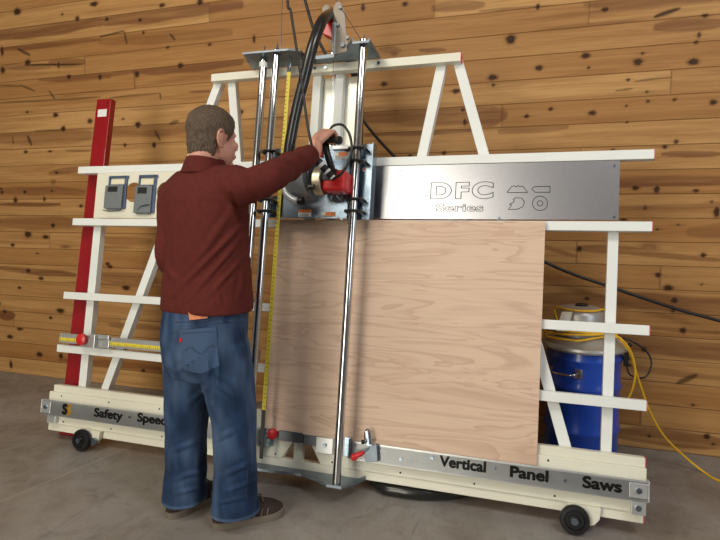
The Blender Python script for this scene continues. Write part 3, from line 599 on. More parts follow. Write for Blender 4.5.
# twist connector between the drop cord and the motor lead
k0, k1 = W(M(316.5,160,.33)), W(M(333,178,.29)); d = (k1-k0); Ln = d.length
bm = B(); lathe(bm, [(.006,0),(.014,.004),(.018,.012),(.018,Ln*.28),(.0165,Ln*.3),(.0165,Ln*.62),(.015,Ln*.64),(.014,Ln*.9),(.006,Ln)], k0, d, 18)
con = tag(obj('cord_connector', bm, 'rubber', smooth=True), 'black and white twist-lock plug joining two cords in front of the red motor', 'electric plug')
for f0, f1, r in ((.22,.36,.0188),(.60,.70,.0175),(.93,1.0,.0135)):
    bm = B(); cyl(bm, k0+d*f0, k0+d*f1, r, 18); obj('plug_band', bm, 'labelw', con)
# cords and hose
bm = B(); tube(bm, [(-1.06,2.25,3.2), at(287,-20,2.26), at(291,12,2.27), at(296,45,2.27), at(300.5,75,2.27), at(304,100,2.26), at(308.5,130,2.24), at(313,150,2.25), k0], .0058, 10)
tag(obj('drop_cord', bm, 'rubber', smooth=True), 'black power cord hanging from above down to the plug at the man\'s hand', 'power cord')
bm = B(); tube(bm, [W(M(334,178.5,.29)), W(M(341,174,.30)), W(M(347,165,.31)), W(M(351.5,150,.30)), W(M(350,136,.29)), W(M(344,126,.28)), W(M(337,124.5,.27)), W(M(331,128,.27)), W(M(327,140,.25)), W(M(326,152,.25))], .0058, 10)
o = obj('motor_lead', bm, 'rubber', smooth=True); tag(o, 'short looped black cord above the red motor, ending at the plug', 'power cord')
bm = B(); tube(bm, [at(299,-25,3.1), at(305,0,3.1), at(314,30,3.1), at(326,55,3.12), at(345,92,3.15), at(365,123,3.17), at(395,157,3.2), at(450,207,3.24), at(545,262,3.27), at(620,290,3.28), at(680,310,3.29), at(720,321,3.29), at(800,345,3.29)], .0085, 10)
tag(obj('wall_cable', bm, 'rubber', smooth=True), 'long black cable sloping down along the plank wall behind the saw', 'cable')
hp = [at(287,176,2.40), at(288,160,2.41), at(291,138,2.43), at(297,108,2.45), at(304,80,2.47), at(311,52,2.49), at(317,33,2.52), at(323,20,2.57)]
hp += [W(M(331,14,.09)), W(M(337,15,.05)), W(M(340,24,-.02)), W(M(341,38,-.09)), W(L(-1.00,-.17,2.06)), W(L(-.99,-.20,1.9)), W(L(-.97,-.22,1.2)), Vector((-.95,2.80,.45)), Vector((-.93,2.75,.06))]
hp += [fl(376,482,.03), fl(400,491,.03), fl(435,494,.03), fl(470,490,.03), Vector((-.2,2.68,.03)), Vector((-.10,2.88,.04)), Vector((-.03,2.94,.12))]
bm = B(); tube(bm, hp, .026, 18, 8)
hs = tag(obj('vacuum_hose', bm, 'hose', smooth=True), 'thick black dust hose arching over the top of the saw', 'hose')
# ------------------------------------------------------------------ blue dust drum
DC = at(582, 400, 3.02); DC = Vector((DC.x, 3.02, 0)); RD = .192
zr = at(583.5, 352, 3.02-RD).z
dr = thing('dust_collector_drum', 'tall blue steel drum vacuum with a grey lid standing behind the saw', 'vacuum', DC)
bm = B(); RL = RD; RD = RD-.013; prof = [(RD-.006,0),(RD,.006),(RD,.03),(RD-.005,.04)]
for z in (.22,.44): prof += [(RD-.005,z-.02),(RD+.003,z-.006),(RD+.003,z+.006),(RD-.005,z+.02)]
prof += [(RD-.005,zr-.075),(RD+.003,zr-.06),(RD+.003,zr-.05),(RD-.005,zr-.035),(RD-.003,zr-.01),(RD-.005,zr)]
lathe(bm, prof, n=64); bd = obj('drum_body', bm, 'blue', dr, smooth=True)
bm = B(); RB = RD; RD = RL
lathe(bm, [(RD-.03,zr-.012),(RD+.010,zr-.012),(RD+.015,zr-.002),(RD+.012,zr+.010),(RD-.01,zr+.016),(RD-.03,zr+.03),(.145,zr+.045),(.125,zr+.052),(.01,zr+.055)], n=64); ld = obj('lid', bm, 'lid', dr, smooth=True)
zt = at(578, 306, 3.0).z
bm = B(); lathe(bm, [(.124,zr+.05),(.124,zr+.10),(.120,zt-.035),(.112,zt-.018),(.095,zt-.008),(.05,zt),(.004,zt)], (-.028,0,0), n=48); mhd = obj('motor_head', bm, 'lid', dr, smooth=True)
bm = B(); lathe(bm, [(.03,zt-.004),(.03,zt+.008),(.02,zt+.012),(.003,zt+.012)], (-.02,0,0), n=24); obj('top_cap', bm, 'black', mhd, smooth=True)
a_ = at(552,372,2.84)-DC; b_ = at(579,374,2.84)-DC; r_ = RD-.006
def drumpt(px, py, out=0.0):
    d = ray(px, py); C_ = DC.copy(); ox, oy = -C_.x, -C_.y; A = d.x**2+d.y**2; Bq = 2*(ox*d.x+oy*d.y); R = RB-.004+out; Cq = ox*ox+oy*oy-R*R
    t = (-Bq-math.sqrt(max(Bq*Bq-4*A*Cq, 0)))/(2*A); return CAM+d*t-DC
bm = B(); tube(bm, [drumpt(552,370,.004), drumpt(553,372,.03), drumpt(562,374.5,.035), drumpt(572,375.5,.03), drumpt(577,374,.012)], .006, 10); hn = obj('side_handle', bm, 'chrome', dr, smooth=True)
bm = B(); q = drumpt(578.5,374,.0); nn = Vector((q.x,q.y,0)).normalized(); bar(bm, q+Vector((0,0,-.022)), q+Vector((0,0,.022)), .035, .008, nn); obj('handle_plate', bm, 'chrome', hn)
bm = B(); q = drumpt(551,369,.0); nn = Vector((q.x,q.y,0)).normalized(); bar(bm, q+Vector((0,0,-.02)), q+Vector((0,0,.02)), .03, .008, nn); obj('handle_plate', bm, 'chrome', hn)
bm = B(); q = Vector((RB+.012,-.03,zr-.03)); bar(bm, q+Vector((0,0,-.06)), q+Vector((0,0,.045)), .03, .022); cyl(bm, q+Vector((0,0,.03)), q+Vector((.02,-.0,.05)), .01, 10); obj('lid_latch', bm, 'black', dr, bevel=.003)
bm = B(); tube(bm, [q+Vector((0,0,-.05)), q+Vector((.02,-.02,-.10)), q+Vector((.09,.03,-.12)), q+Vector((.12,.05,-.06)), q+Vector((.1,.06,.0)), q+Vector((.03,.06,.05)), q+Vector((-.05,.08,.07))], .0045, 8); obj('motor_cord', bm, 'rubber', dr, smooth=True)
# card tag tied to the motor head
T = [at(562,311.5,2.872), at(572.5,312,2.872), at(568,331,2.868), at(556,331,2.868)]
bm = B(); prism(bm, T, (.0,-.0015,0)); tg = tag(obj('card_tag', bm, 'card'), 'cream card tag hanging on the grey drum vacuum motor head', 'tag')
bm = B(); prism(bm, [at(565,314,2.8695), at(569.5,314.5,2.8695), at(567,326,2.866), at(562.5,325.5,2.866)], (0,-.0008,0)); obj('printed_block', bm, 'labelw', tg)
# yellow extension cord: coil around the motor head, then down to the floor on the right
hc = DC + Vector((-.028,0,0)); pts = []
zc = zr+.060
for i in range(0, 98):
    t = i/97*2*PI*4.1 - 2.2; q = i/97; rr = .134 + .040*q + .006*math.sin(t*1.31+.6)
    pts.append(hc + Vector((rr*math.cos(t), rr*math.sin(t), zc + .034 - .046*q + .010*math.sin(t*.77) + .010*math.cos(t+1.))))
end = [at(612,336,2.93), at(622,342,2.93), at(631,355,2.94), at(636,372,2.95), at(642,390,2.98), at(650,412,3.02), at(664,436,3.08), Vector((at(684,456,3.13).x, 3.13, max(.006, at(684,456,3.13).z))), fl(704,472,.006), fl(722,482,.006), fl(790,505,.006)]
pts += end
def ycord(P, label, k=5, r=.0054):
    bm = B(); tube(bm, P, r, 8, k); return tag(obj('extension_cord', bm, 'cordyellow', smooth=True), label, 'extension cord')
ycord(pts, 'yellow extension cord coiled on the drum lid and trailing down to the floor at right')
top = [at(553,316,2.90), at(560,312,2.86), at(574,309.5,2.85), at(588,310.5,2.86), at(597,314,2.90)]
loop = [hc+Vector((-.155,.0,zc+.01)), hc+Vector((-.11,-.075,zc+.06)), hc+Vector((-.118,-.04,zt-.03-0))] + [hc+Vector((.116*math.cos(t), .116*math.sin(t), zt-.008)) for t in (3.5, 4.1, 4.7, 5.3, 5.9)] + [hc+Vector((.135,.0,zt-.05)), hc+Vector((.150,-.03,zc+.03)), hc+Vector((.175,-.09,zc-.005)), at(620,338,2.88), at(630,350,2.9), at(635,368,2.92), at(634,383,2.93), at(629,397,2.95), at(622,405,2.97), at(615,402,2.98)]
ycord(loop, 'second loop of yellow cord over the grey motor head, hanging beside the blue drum')
# ------------------------------------------------------------------ the man
from mathutils.bvhtree import BVHTree
PF = Vector((.20, .98, 0)).normalized(); PR = Vector((.98, -.20, 0)).normalized(); PU = Vector((0,0,1))
def ering(c, s, t, a, b, n=40, e=2.2):
    out = []
    for k in range(n):
        x = math.cos(2*PI*k/n); y = math.sin(2*PI*k/n)
        out.append(c + s*(a*math.copysign(abs(x)**(2/e), x)) + t*(b*math.copysign(abs(y)**(2/e), y)))
    return out
def limb(bm, pts, rad, n=24, k=6):
    """smooth limb: pts with a radius each, closed rounded ends"""
    P = spline(pts, k); R = []
    for i in range(len(P)):
        f = i/k; j = min(int(f), len(rad)-2); t = f-j; R.append(rad[j]*(1-t)+rad[j+1]*t)
    rs = []; s = None; m = len(P)
    def ax(i):
        d = (P[min(i+1, m-1)]-P[max(i-1, 0)]).normalized(); return d
    d0 = ax(0); s, t = frame_axes(d0)
    for q in (.95, .75, .45): rs.append(circ(P[0]-d0*(R[0]*.6*q), s, t, R[0]*math.sqrt(1-q*q), n))
    for i, p in enumerate(P):
        d = ax(i); s = (s-d*s.dot(d)).normalized(); t = s.cross(d).normalized(); rs.append(circ(p, s, t, R[i], n))
    d = ax(m-1)
    for q in (.45, .75, .95): rs.append(circ(P[-1]+d*(R[-1]*.6*q), s, t, R[-1]*math.sqrt(1-q*q), n))
    return rings(bm, rs)
def fuse(bm, voxel, smooth=4, fac=.5):
    """melt overlapping closed volumes into one continuous surface"""
    bmesh.ops.recalc_face_normals(bm, faces=bm.faces[:])
    me = bpy.data.meshes.new('tmp'); bm.to_mesh(me); bm.free(); o = bpy.data.objects.new('tmp', me); COL.objects.link(o)
    r = o.modifiers.new('r', 'REMESH'); r.mode = 'VOXEL'; r.voxel_size = voxel
    if smooth: s = o.modifiers.new('s', 'SMOOTH'); s.factor = fac; s.iterations = smooth
    dg = bpy.context.evaluated_depsgraph_get(); m2 = bpy.data.meshes.new_from_object(o.evaluated_get(dg)); bpy.data.objects.remove(o); return m2
def mobj(name, me, m, parent):
    me.name = name; me.materials.clear(); me.materials.append(MT[m]); me.shade_smooth(); o = bpy.data.objects.new(name, me); COL.objects.link(o); o.parent = parent; return o
def shift(me, fn):
    n = len(me.vertices); co = np.empty(n*3); me.vertices.foreach_get('co', co); no = np.empty(n*3); me.vertices.foreach_get('normal', no)
    co = co.reshape(-1, 3); no = no.reshape(-1, 3); d = fn(co, no); co = co + no*d[:, None]; me.vertices.foreach_set('co', co.ravel()); me.update()
def seg(co, a, b):
    a, b = np.array(a), np.array(b); ab = b-a; t = np.clip(((co-a)@ab)/(ab@ab), 0, 1); return t, np.linalg.norm(co-a-t[:,None]*ab, axis=1)
def nz(co, sc, seed=0.0):
    return np.array([mnoise.noise(Vector((p[0]*sc[0]+seed, p[1]*sc[1], p[2]*sc[2]))) for p in co])
YM = 1.97
def C(px, py, fwd=0.0, Y=YM): return at(px, py, Y) + PF*fwd
HC = at(213.5, 141.5, 1.99); HF = Vector((.372,.928,-.06)).normalized(); HR = Vector((.928,-.372,0)).normalized(); HU = HR.cross(HF)
def h(x, y, z): return HC + HR*x + HF*y + HU*z
def ell(bm, c, rx, ry, rz, R=None, F=None, U=None, n=16):
    R = R or HR; F = F or HF; U = U or HU
    return rings(bm, [[c + R*(rx*math.sin(a)*math.cos(2*PI*k/(2*n))) + F*(ry*math.sin(a)*math.sin(2*PI*k/(2*n))) + U*(rz*math.cos(a)) for k in range(2*n)] for a in [PI*(.02+.96*i/n) for i in range(n+1)]])
SR = at(234, 186, 1.94); ER = at(272, 176, 1.925); WR = at(313.5, 153, 2.27)
SL = at(176, 201, 1.975); EL = at(171, 260, 1.93); HL_ = at(205, 285, 2.22)
pel = at(205, 335, YM)
kR = at(234, 420, 1.96); aR = Vector((-1.205,1.965,.06)); kL = at(187, 420, 2.0); aL = Vector((-1.468,1.985,.06))
hipR = pel + PR*.088 + Vector((0,0,-.02)); hipL = pel - PR*.088 + Vector((0,0,-.02))
TOR = [(207,335,.150,.115,0),(207,300,.150,.110,0),(208,262,.148,.100,.0),(206,222,.160,.105,.0),(205,200,.160,.10,.0),(205,184,.13,.085,.0),(206,168,.062,.062,.0)]
person = thing('person', 'man in a maroon long-sleeved shirt and blue jeans, back turned, reaching to the saw handle', 'person', (-1.33,1.97,0))
def onperson(o): o.location = -person.location; return o
# hand frame on the grip bar
Ga, Gb = W(M(318,139,.27)), W(M(340,140.5,.31)); A_ = (Gb-Ga).normalized(); Gc = Ga.lerp(Gb, .42)
D_ = (Gc-WR); D_ = (D_ - A_*D_.dot(A_)*.55).normalized(); U_ = A_.cross(D_).normalized()
def hp_(a, d, u): return Gc + A_*a + D_*d + U_*u
bm = B()
rings(bm, [ering(C(x, y, f), PR, PF, a, b) for x, y, a, b, f in TOR])
limb(bm, [h(0,-.035,-.0), h(0,-.045,-.07), C(205,172,-.0), C(205,190,0)], [.056,.058,.064,.08])
ell(bm, h(0,-.012,.040), .075, .098, .085); ell(bm, h(0,.034,-.022), .060, .060, .078); ell(bm, h(0,.0,-.045), .056, .055, .05); ell(bm, h(0,-.040,-.012), .057, .066, .070)
ell(bm, h(0,.072,-.083), .024, .022, .018); ell(bm, h(0,.072,.030), .046, .016, .014); ell(bm, h(0,.090,-.050), .024, .014, .013)
for s in (-1, 1): ell(bm, h(s*.036,.062,-.012), .026, .026, .022)
limb(bm, [h(0,.088,.028), h(0,.100,.005), h(0,.104,-.014)], [.007,.009,.0105]); 
for s in (-1, 1): ell(bm, h(s*.011,.100,-.018), .008, .011, .007)
for s in (-1, 1):   # ears: rim, lobe and hollow
    ec = lambda y, z, o=0: h(s*(.076+o), -.020+y, z)
    limb(bm, [ec(.014,.012,-.002), ec(.008,.030,.006), ec(-.010,.033,.012), ec(-.022,.016,.014), ec(-.018,-.010,.010), ec(-.004,-.027,.004), ec(.010,-.026,.0)], [.0045,.005,.0055,.0055,.005,.0065,.006], 10, 5)
    ell(bm, ec(-.004,.002,.0), .006, .016, .024)
limb(bm, [SR, SR.lerp(ER,.5)+Vector((0,0,-.014)), ER, ER.lerp(WR,.45), WR, hp_(0,-.075,.026)], [.050,.048,.040,.034,.030,.026]); limb(bm, [SL, SL.lerp(EL,.5), EL, EL.lerp(HL_,.5), HL_], [.050,.046,.038,.034,.030])
# right hand: palm over the bar, four fingers curled round it, thumb under
pw = hp_(-.002,-.085,.024)
rings(bm, [ering(c, A_, U_, a, b, 16, 2.6) for c, a, b in ((pw,.026,.018),(hp_(-.001,-.06,.027),.036,.018),(hp_(0,-.03,.031),.042,.017),(hp_(0,.0,.031),.042,.014),(hp_(0,.012,.028),.040,.010))])
for o, l in ((-.032,.96),(-.011,1.05),(.010,1.0),(.030,.84)):
    limb(bm, [hp_(o*.95,-.01,.030), hp_(o,.026*l,.031), hp_(o*1.0,.044*l,.008), hp_(o,.034*l,-.018), hp_(o*.98,.010,-.027)], [.0095,.0095,.0090,.0083,.0072], 12, 4)
limb(bm, [hp_(-.024,-.06,.015), hp_(-.046,-.035,.004), hp_(-.050,-.010,-.012), hp_(-.040,.010,-.024)], [.014,.0125,.0105,.0085], 12, 5)
# left hand, relaxed in front of the belly
LD = (HL_-EL).normalized(); LA = LD.cross(PU).normalized(); LU = LA.cross(LD)
lp = lambda a, d, u: HL_ + LA*a + LD*d + LU*u
rings(bm, [ering(c, LA, LU, a, b, 16, 2.6) for c, a, b in ((lp(0,-.01,0),.027,.019),(lp(0,.03,0),.037,.017),(lp(0,.07,0),.041,.015),(lp(0,.085,0),.039,.011))])
for o, l in ((-.030,.85),(-.010,1.),(.011,1.06),(.031,.96)):
    limb(bm, [lp(o,.07,0), lp(o,.07+.035*l,-.006), lp(o,.07+.058*l,-.026), lp(o,.07+.052*l,-.046)], [.009,.009,.008,.007], 12, 4)
limb(bm, [lp(.025,.01,-.005), lp(.048,.035,-.015), lp(.05,.065,-.028)], [.014,.011,.009], 12, 4)
rings(bm, [ering(pel+Vector((0,0,z)), PR, PF, a, b) for z, a, b in ((-.10,.13,.11),(-.04,.15,.12),(.05,.15,.115),(.12,.14,.105))])
limb(bm, [hipR, kR, aR, aR+Vector((0,0,-.02))], [.08,.055,.042,.04]); limb(bm, [hipL, kL, aL, aL+Vector((0,0,-.02))], [.08,.055,.042,.04])
for a_, t_ in ((aR, Vector((.72,.69,0))), (aL, Vector((.30,.954,0)))): limb(bm, [a_+Vector((0,0,-.015))-t_*.03, a_+t_*.06+Vector((0,0,-.022)), a_+t_*.15+Vector((0,0,-.028))], [.034,.032,.022])
body = onperson(mobj('body', fuse(bm, .0038, 3), 'skin', person))
# eyes
for s in (-1, 1):
    bm = B(); ell(bm, h(s*.030,.070,.014), .010, .010, .007, n=8); onperson(obj('eye', bm, 'labelw', person, smooth=True))
# hair: close cropped, thicker on top; the shell dives under the skin outside the hairline
me = bpy.data.meshes.new('hair'); bm = B(); nn = 110
sd = lambda v, e0, e1: max(0., min(1., (v-e0)/(e1-e0)))
rs = []
for i in range(nn+1):
    a = PI*(.004+.992*i/nn); r = []
    for k in range(2*nn):
        p = 2*PI*k/(2*nn); dz = math.cos(a); bk = max(0., min(1., -math.sin(p)*2+.3)) if dz < 0 else 0.; sa = math.sin(a)*(1-bk) + bk*max(math.sin(a), (1-min(.999, abs(dz))**5)**.25); dx, dy = sa*math.cos(p), sa*math.sin(p)
        lo = max(0, -dz)*bk; x, y, z = (.0755-.009*lo)*dx, -.012+(.0965-.002*lo)*dy, .040+(.0855+.046*lo)*dz
        # hairline: lower bound of z depending on where we are round the head
        if y > .068: lim = .086
        elif y > .040: lim = .086 - (.068-y)/.028*.062
        elif y > .018: lim = -.004 - (.0 if y < .034 else 0) + (y-.018)/.022*.028
        elif y > -.022: lim = .022 if abs(x) > .05 else -.2
        else: lim = -.054 - min(1, (-.022-y)/.04)*.032
        if -.03 < y <= -.016: lim = max(lim, -.03+(y+.03)*3.0) if abs(x) > .04 else lim
        w = sd(z-lim, -.003, .004)
        th = .004 + .009*sd(z, .02, .10) + .0018*mnoise.noise(Vector((x*60, y*60, z*60)))+ .0012*mnoise.noise(Vector((x*220, y*220, z*120)))
        th = -.012*(1-w) + th*w
        r.append(h(x+dx*th, y+dy*th, z+dz*th))
    rs.append(r)
rings(bm, rs); hair = onperson(obj('hair', bm, 'hair', person)); hair.data.shade_smooth()
# ---- shirt
bm = B()
SH = [(207,309,.200,.150),(207,300,.199,.150),(207,285,.193,.145),(207,265,.186,.138),(206,240,.184,.134),(205,215,.188,.132),(205,200,.188,.128),(204.5,190,.180,.118),(204.5,181,.155,.10),(205,173,.112,.084),(205.5,166,.078,.072),(206,160,.068,.070)]
rings(bm, [ering(C(x, y, 0), PR, PF, a, b, 48, 2.3) for x, y, a, b in SH])
limb(bm, [C(222,184,-.005), SR, SR.lerp(ER,.5)+Vector((0,0,-.014)), ER, ER.lerp(WR,.45), ER.lerp(WR,.86)], [.072,.080,.068,.059,.051,.042])
limb(bm, [C(190,186,0), SL, SL.lerp(EL,.5), EL, EL.lerp(HL_,.5), EL.lerp(HL_,.88)], [.075,.074,.064,.058,.054,.050])
sm = fuse(bm, .0055, 8)
fx = [((252,214),(172,296),.009,.011),((247,232),(188,300),.007,.010),((250,250),(205,300),.006,.010),((236,205),(196,262),.005,.014),((163,262),(178,284),.006,.012),((178,210),(170,262),.004,.016),((232,196),(243,222),-.008,.012),((245,265),(238,300),.005,.010),((216,288),(222,306),.004,.008),((228,176),(236,205),-.005,.010)]
def shirtfold(co, no):
    d = np.zeros(len(co)); cn = np.array(CAM)
    cam_face = np.einsum('ij,ij->i', no, (cn-co)) > 0
    # project on the photographed fold lines, which run round the back of the shirt
    rel = co - cn; z = rel@np.array(FW); px = 360+F*(rel@np.array(RT))/z; py = 270-F*(rel@np.array(UP))/z
    for (x0,y0),(x1,y1),amp,wd in fx:
        ex, ey = x1-x0, y1-y0; L2 = ex*ex+ey*ey; t = np.clip(((px-x0)*ex+(py-y0)*ey)/L2, 0, 1); dist = np.hypot(px-x0-t*ex, py-y0-t*ey)/250
        q = dist/wd; d += np.where(cam_face, amp*(np.exp(-q*q) - .6*np.exp(-((q-1.7)**2)*1.5))*np.sin(np.clip(t*PI, .25, PI-.25)), 0)
    for a, b, n_, amp in ((SR, ER, 1.6, .0035), (ER, WR, 3.2, .0065), (EL, HL_, 3, .005)):
        t, dist = seg(co, a, b); ok = (dist < .10) & (t > .02) & (t < .97)
        ph = 2*PI*n_*t + 2.2*np.sin(6*(co[:,2]+co[:,0])*3)*.35; d += np.where(ok, amp*np.sin(ph)*np.sin(PI*t)**.5, 0)
    d += .0035*nz(co, (9,9,5), 4.) + .0015*nz(co, (26,26,16), 9.)
    return d
shift(sm, shirtfold); shirt = onperson(mobj('shirt', sm, 'shirt', person))
bm = B(); rings(bm, [ering(c, PR, (PF-PU*q).normalized(), a, b, 40, 2.1) for c, a, b, q in ((C(205.3,174,-.006),.094,.088,.05),(C(206.3,167,-.012),.078,.079,.14),(C(208,160.8,-.014),.0705,.074,.20),(C(208,160.6,-.014),.066,.069,.20),(C(207,168,-.010),.062,.064,.15))], cap=False, closed=True)
obj('collar', bm, 'shirt', shirt, smooth=True)
cuffd = (WR-ER).normalized(); bm = B(); s_, t_ = frame_axes(cuffd); cc = ER.lerp(WR,.865)
rings(bm, [circ(cc-cuffd*.03, s_, t_, .0465, 32), circ(cc+cuffd*.012, s_, t_, .0440, 32), circ(cc+cuffd*.012, s_, t_, .0395, 32), circ(cc-cuffd*.03, s_, t_, .041, 32)], cap=False, closed=True); obj('cuff', bm, 'shirt', shirt, smooth=True)
# ---- jeans
bm = B()
rings(bm, [ering(C(x, y, f), PR, PF, a, b, 48, 2.2) for x, y, a, b, f in ((207,374,.150,.128,0),(206,360,.178,.150,-.004),(205.5,340,.184,.156,-.006),(205.5,320,.184,.150,-.003),(206,303,.180,.142,0),(206,296,.180,.138,0))])
def leg(hip, knee, ank, m, cuffdir):
    P = [hip+Vector((0,0,-.02)), hip.lerp(knee,.45), knee, knee.lerp(ank,.5), ank+Vector((0,0,.05)), ank+Vector((0,0,-.008))]
    rs = []
    rd = [(.112,.125),(.102,.112),(.085,.092),(.083,.088),(.088,.095),(.092,.100)]
    Q = spline(P, 6)
    for i, p in enumerate(Q):
        j = min(int(i/6), 4); t = i/6-j; a = rd[j][0]*(1-t)+rd[j+1][0]*t; b = rd[j][1]*(1-t)+rd[j+1][1]*t
        t2 = sd(i, len(Q)*.5, len(Q)); s_ = PR.lerp(cuffdir.cross(PU).normalized(), t2).normalized(); f_ = PU.cross(s_)
        rs.append(ering(p, s_, f_, a, b, 32, 2.1))
    rings(bm, rs)
tR = Vector((.72,.69,0)).normalized(); tL = Vector((.30,.954,0)).normalized()
leg(pel+PR*.082, kR, aR+tR*.0, 0, tR); leg(pel-PR*.082, kL, aL, 0, tL)
jm = fuse(bm, .006, 8)
jf = [((214,345),(212,400),-.012,.012),((206,352),(176,372),.007,.010),((213,372),(236,386),.006,.010),((212,380),(240,402),.006,.010),((210,385),(190,402),.006,.010),((216,440),(236,430),.005,.010),((170,452),(200,440),.005,.010),((222,476),(252,462),.007,.010),((226,492),(256,480),.006,.009),((172,480),(204,470),.006,.009),((174,494),(206,486),.006,.008),((216,504),(250,496),.005,.007),((250,338),(256,440),.004,.008),((160,330),(170,380),.004,.012)]
def jfold(co, no):
    d = np.zeros(len(co)); cn = np.array(CAM); rel = co-cn; z = rel@np.array(FW); px = 360+F*(rel@np.array(RT))/z; py = 270-F*(rel@np.array(UP))/z
    cf = np.einsum('ij,ij->i', no, -rel) > 0
    for (x0,y0),(x1,y1),amp,wd in jf:
        ex, ey = x1-x0, y1-y0; t = np.clip(((px-x0)*ex+(py-y0)*ey)/(ex*ex+ey*ey), 0, 1); q = np.hypot(px-x0-t*ex, py-y0-t*ey)/250/wd
        d += np.where(cf, amp*(np.exp(-q*q)-.5*np.exp(-((q-1.7)**2)*1.5))*np.sin(np.clip(t*PI, .3, PI-.3)), 0)
    low = np.clip((.45-co[:,2])/.45, 0, 1); d += .006*low*nz(co, (7,7,16), 2.) + .004*nz(co, (8,8,7), 7.) + .0035*nz(co, (20,20,13), 3.)
    return d
shift(jm, jfold)
_c = np.empty(len(jm.vertices)*3); jm.vertices.foreach_get('co', _c); _c = _c.reshape(-1,3); _c[:,2] = np.maximum(_c[:,2], .058); jm.vertices.foreach_set('co', _c.ravel()); jm.update()
n = len(jm.vertices); co = np.empty(n*3); jm.vertices.foreach_get('co', co); co = co.reshape(-1,3)
wn = np.clip(.25 + .9*nz(co, (10,10,4), 11.) + .5*nz(co, (34,34,12), 5.), 0, 1)
wn = wn*.55 + .35*np.exp(-((co[:,2]-.70)/.10)**2)*np.clip(.5+nz(co, (14,14,14), 1.), 0, 1) + .45*np.clip((.075-co[:,2])/.008, 0, 1)
a = jm.attributes.new('worn', 'FLOAT', 'POINT'); a.data.foreach_set('value', np.clip(wn, 0, 1).astype(np.float32))
jeans = onperson(mobj('jeans', jm, 'denim', person))
bvj = BVHTree.FromPolygons([v.co for v in jm.vertices], [p.vertices[:] for p in jm.polygons])
def cast(px, py, off):
    d = ray(px, py).normalized(); r = bvj.ray_cast(CAM, d)
    if r[0] is None: return None
    return r[0] + r[1]*off
def patch(name, corners, m, off=.0035, nu=10, nv=10, parent=jeans, shape=None):
    (ax_,ay),(bx,by),(cx,cy),(dx,dy) = corners; bm = B(); g = []
    for j in range(nv+1):
        for i in range(nu+1):
            u, v = i/nu, j/nv; x = (ax_*(1-u)+bx*u)*(1-v)+(dx*(1-u)+cx*u)*v; y = (ay*(1-u)+by*u)*(1-v)+(dy*(1-u)+cy*u)*v
            if shape: y += shape(u, v)
            g.append((cast(x, y, off), cast(x, y, -.002)))
    if any(q[0] is None for q in g): bm.free(); return None
    T = [bm.verts.new(q[0]) for q in g]; Bo = [bm.verts.new(q[1]) for q in g]; I = lambda i, j: j*(nu+1)+i
    for j in range(nv):
        for i in range(nu):
            bm.faces.new((T[I(i,j)],T[I(i+1,j)],T[I(i+1,j+1)],T[I(i,j+1)])); bm.faces.new((Bo[I(i,j)],Bo[I(i,j+1)],Bo[I(i+1,j+1)],Bo[I(i+1,j)]))
    bd = [I(i,0) for i in range(nu)]+[I(nu,j) for j in range(nv)]+[I(i,nv) for i in range(nu,0,-1)]+[I(0,j) for j in range(nv,0,-1)]
    for k in range(len(bd)): a_, b_ = bd[k], bd[(k+1)%len(bd)]; bm.faces.new((T[a_],Bo[a_],Bo[b_],T[b_]))
    o = obj(name, bm, m, parent, smooth=True); o.location = (0,0,0); return o
def seam(name, pts, m='thread', r=.0009, off=.0030):
    P = [cast(x, y, off) for x, y in pts]; P = [p for p in P if p is not None]
    if len(P) > 2: bm = B(); tube(bm, P, r, 6, 3); obj(name, bm, m, jeans)
pk_ = patch('back_pocket', [(180,330),(216,327),(219,366),(184,370)], 'denim', .0035, shape=lambda u, v: (1-abs(2*u-1))*5*v)
if pk_:
    at_ = pk_.data.attributes.new('worn', 'FLOAT', 'POINT'); at_.data.foreach_set('value', np.full(len(pk_.data.vertices), .42, dtype=np.float32))
seam('pocket_stitching', [(182,333),(198,332),(214,331)], off=.0065); seam('pocket_stitching', [(186,350),(192,347),(201,354),(210,345),(215,347)], off=.006)
patch('leather_patch', [(189,311.5),(207,310.5),(208,318),(190,320)], 'leather', .005, 8, 4)
seam('side_seam', [(243,322),(247,350),(249,380),(249,410),(248,440),(247,470),(246,500)]); seam('yoke_seam', [(160,330),(172,333),(186,330),(200,326),(214,323),(230,322),(244,322)])
seam('waist_seam', [(160,320),(175,322),(190,321.5),(210,320),(230,317),(246,314)])
patch('red_tab', [(180.5,338),(182.5,338),(182.5,342),(180.5,342)], 'redplastic', .006, 2, 2)
for cx_, cy_ in ((225,311),): patch('belt_loop', [(cx_-1.5,cy_),(cx_+1.5,cy_),(cx_+1.5,cy_+12),(cx_-1.5,cy_+12)], 'denim', .006, 2, 6)
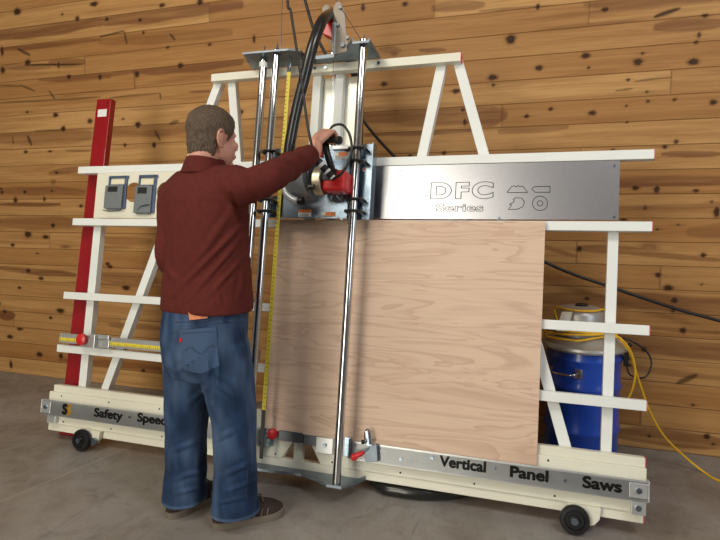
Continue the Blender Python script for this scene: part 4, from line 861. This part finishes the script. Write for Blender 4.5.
# ---- shoes
def shoe(heel, d, length=.305):
    s_ = d.cross(PU).normalized(); prof = [(-.002,.010,.055,.0),(.006,.022,.066,.0),(.03,.035,.090,0),(.08,.040,.110,0),(.12,.042,.116,0),(.16,.045,.104,0),(.20,.050,.086,0),(.24,.052,.072,0),(.275,.044,.058,0),(.298,.024,.040,0),(.304,.008,.028,0)]
    so = B(); rs = []
    for x, w, hh, _ in prof:
        c = heel + d*x*length/.305; tip = .012*max(0, (x-.24)/.06)**2
        rs.append([c+s_*(-w-.004)+PU*(tip), c+s_*(w+.004)+PU*tip, c+s_*(w+.006)+PU*(.014+tip), c+s_*(w+.003)+PU*(.030+tip*.6), c+s_*(-w-.003)+PU*(.030+tip*.6), c+s_*(-w-.006)+PU*(.014+tip)])
    rings(so, rs); sole = obj('sole', so, 'sole', None, smooth=True)
    up = B(); rs = []
    for x, w, hh, _ in prof:
        c = heel + d*x*length/.305 + PU*.024; r = []
        for k in range(20):
            t = 2*PI*k/20; cx, cz = math.cos(t), math.sin(t); r.append(c + s_*(w*math.copysign(abs(cx)**.75, cx)) + PU*((hh-.024)*max(0, math.copysign(abs(cz)**.8, cz)) - .004*(cz < 0)))
        rs.append(r)
    rings(up, rs)
    root = obj('shoe', up, 'shoe', person, smooth=True); m_ = root.modifiers.new('sub', 'SUBSURF'); m_.levels = 1; m_.render_levels = 1
    sole.parent = root
    for x in (.135,.158,.181,.204):
        w = .030; z = .130-(x-.12)*.44; bm = B(); c = heel+d*x+PU*z; tube(bm, [c-s_*w-PU*.010, c-s_*w*.5+PU*.002, c+PU*.004, c+s_*w*.5+PU*.002, c+s_*w-PU*.010], .0032, 8, 4); obj('lace', bm, 'lace', root)
    for sg in (-1, 1):
        for x in (.10,.13,.16,.19,.215): 
            bm = B(); w = .040+.02*(x-.1); c = heel+d*x; tube(bm, [c+s_*sg*(w+.007)+PU*.030, c+d*.006+s_*sg*(w+.005)+PU*.054, c+d*.012+s_*sg*w*.80+PU*(.093-(x-.1)*.36)], .0025, 6, 4); obj('side_overlay', bm, 'sole', root)
    onperson(root); return root
shoe(Vector((-1.279,1.906,0)), tR); shoe(Vector((-1.500,1.905,0)), tL)
# ------------------------------------------------------------------ light and camera
def area(name, loc, target, sx, sy, power, col, sp=None):
    l = bpy.data.lights.new(name, 'AREA'); l.shape = 'RECTANGLE'; l.size = sx; l.size_y = sy; l.energy = power; l.color = col
    o = bpy.data.objects.new(name, l); COL.objects.link(o); o.location = loc; o.rotation_euler = (Vector(target)-Vector(loc)).to_track_quat('-Z', 'Y').to_euler(); return o
area('ceiling_lamp', (-2.4,.2,4.1), (-2.0,1.6,0), 1.4, 1.4, 70, (1.,.93,.80))
area('ceiling_lamp', (1.6,.6,4.1), (.8,2.0,0), 1.4, 1.2, 70, (1.,.97,.92))
area('bay_daylight', (-2.22,-2.92,2.1), (-2.22,3,2.1), 1.82, 4.1, 150, (1.,.93,.77))
area('cool_side_fill', (3.95,.2,2.4), (-1,2.,1.2), 2.4, 1.6, 70, (.82,.91,1.))  # added cool fill from the unseen right side; no window is built there
w = bpy.data.worlds.new('World'); SC.world = w; w.use_nodes = True; bg = w.node_tree.nodes['Background']; bg.inputs[0].default_value = (.80,.88,1.,1); bg.inputs[1].default_value = .32
cd = bpy.data.cameras.new('camera'); cam = bpy.data.objects.new('camera', cd); COL.objects.link(cam); SC.camera = cam
cd.sensor_width = 36; cd.lens = F/720*36; cd.clip_end = 100
mw = Matrix((RT, UP, -FW)).transposed().to_4x4(); mw.translation = CAM; cam.matrix_world = mw
SC.view_settings.view_transform = 'Standard'; SC.view_settings.look = 'None'; SC.view_settings.exposure = 0.0; SC.view_settings.gamma = 1.0; SC.view_settings.use_curve_mapping = False
try: SC.cycles.use_denoising = True
except Exception: pass
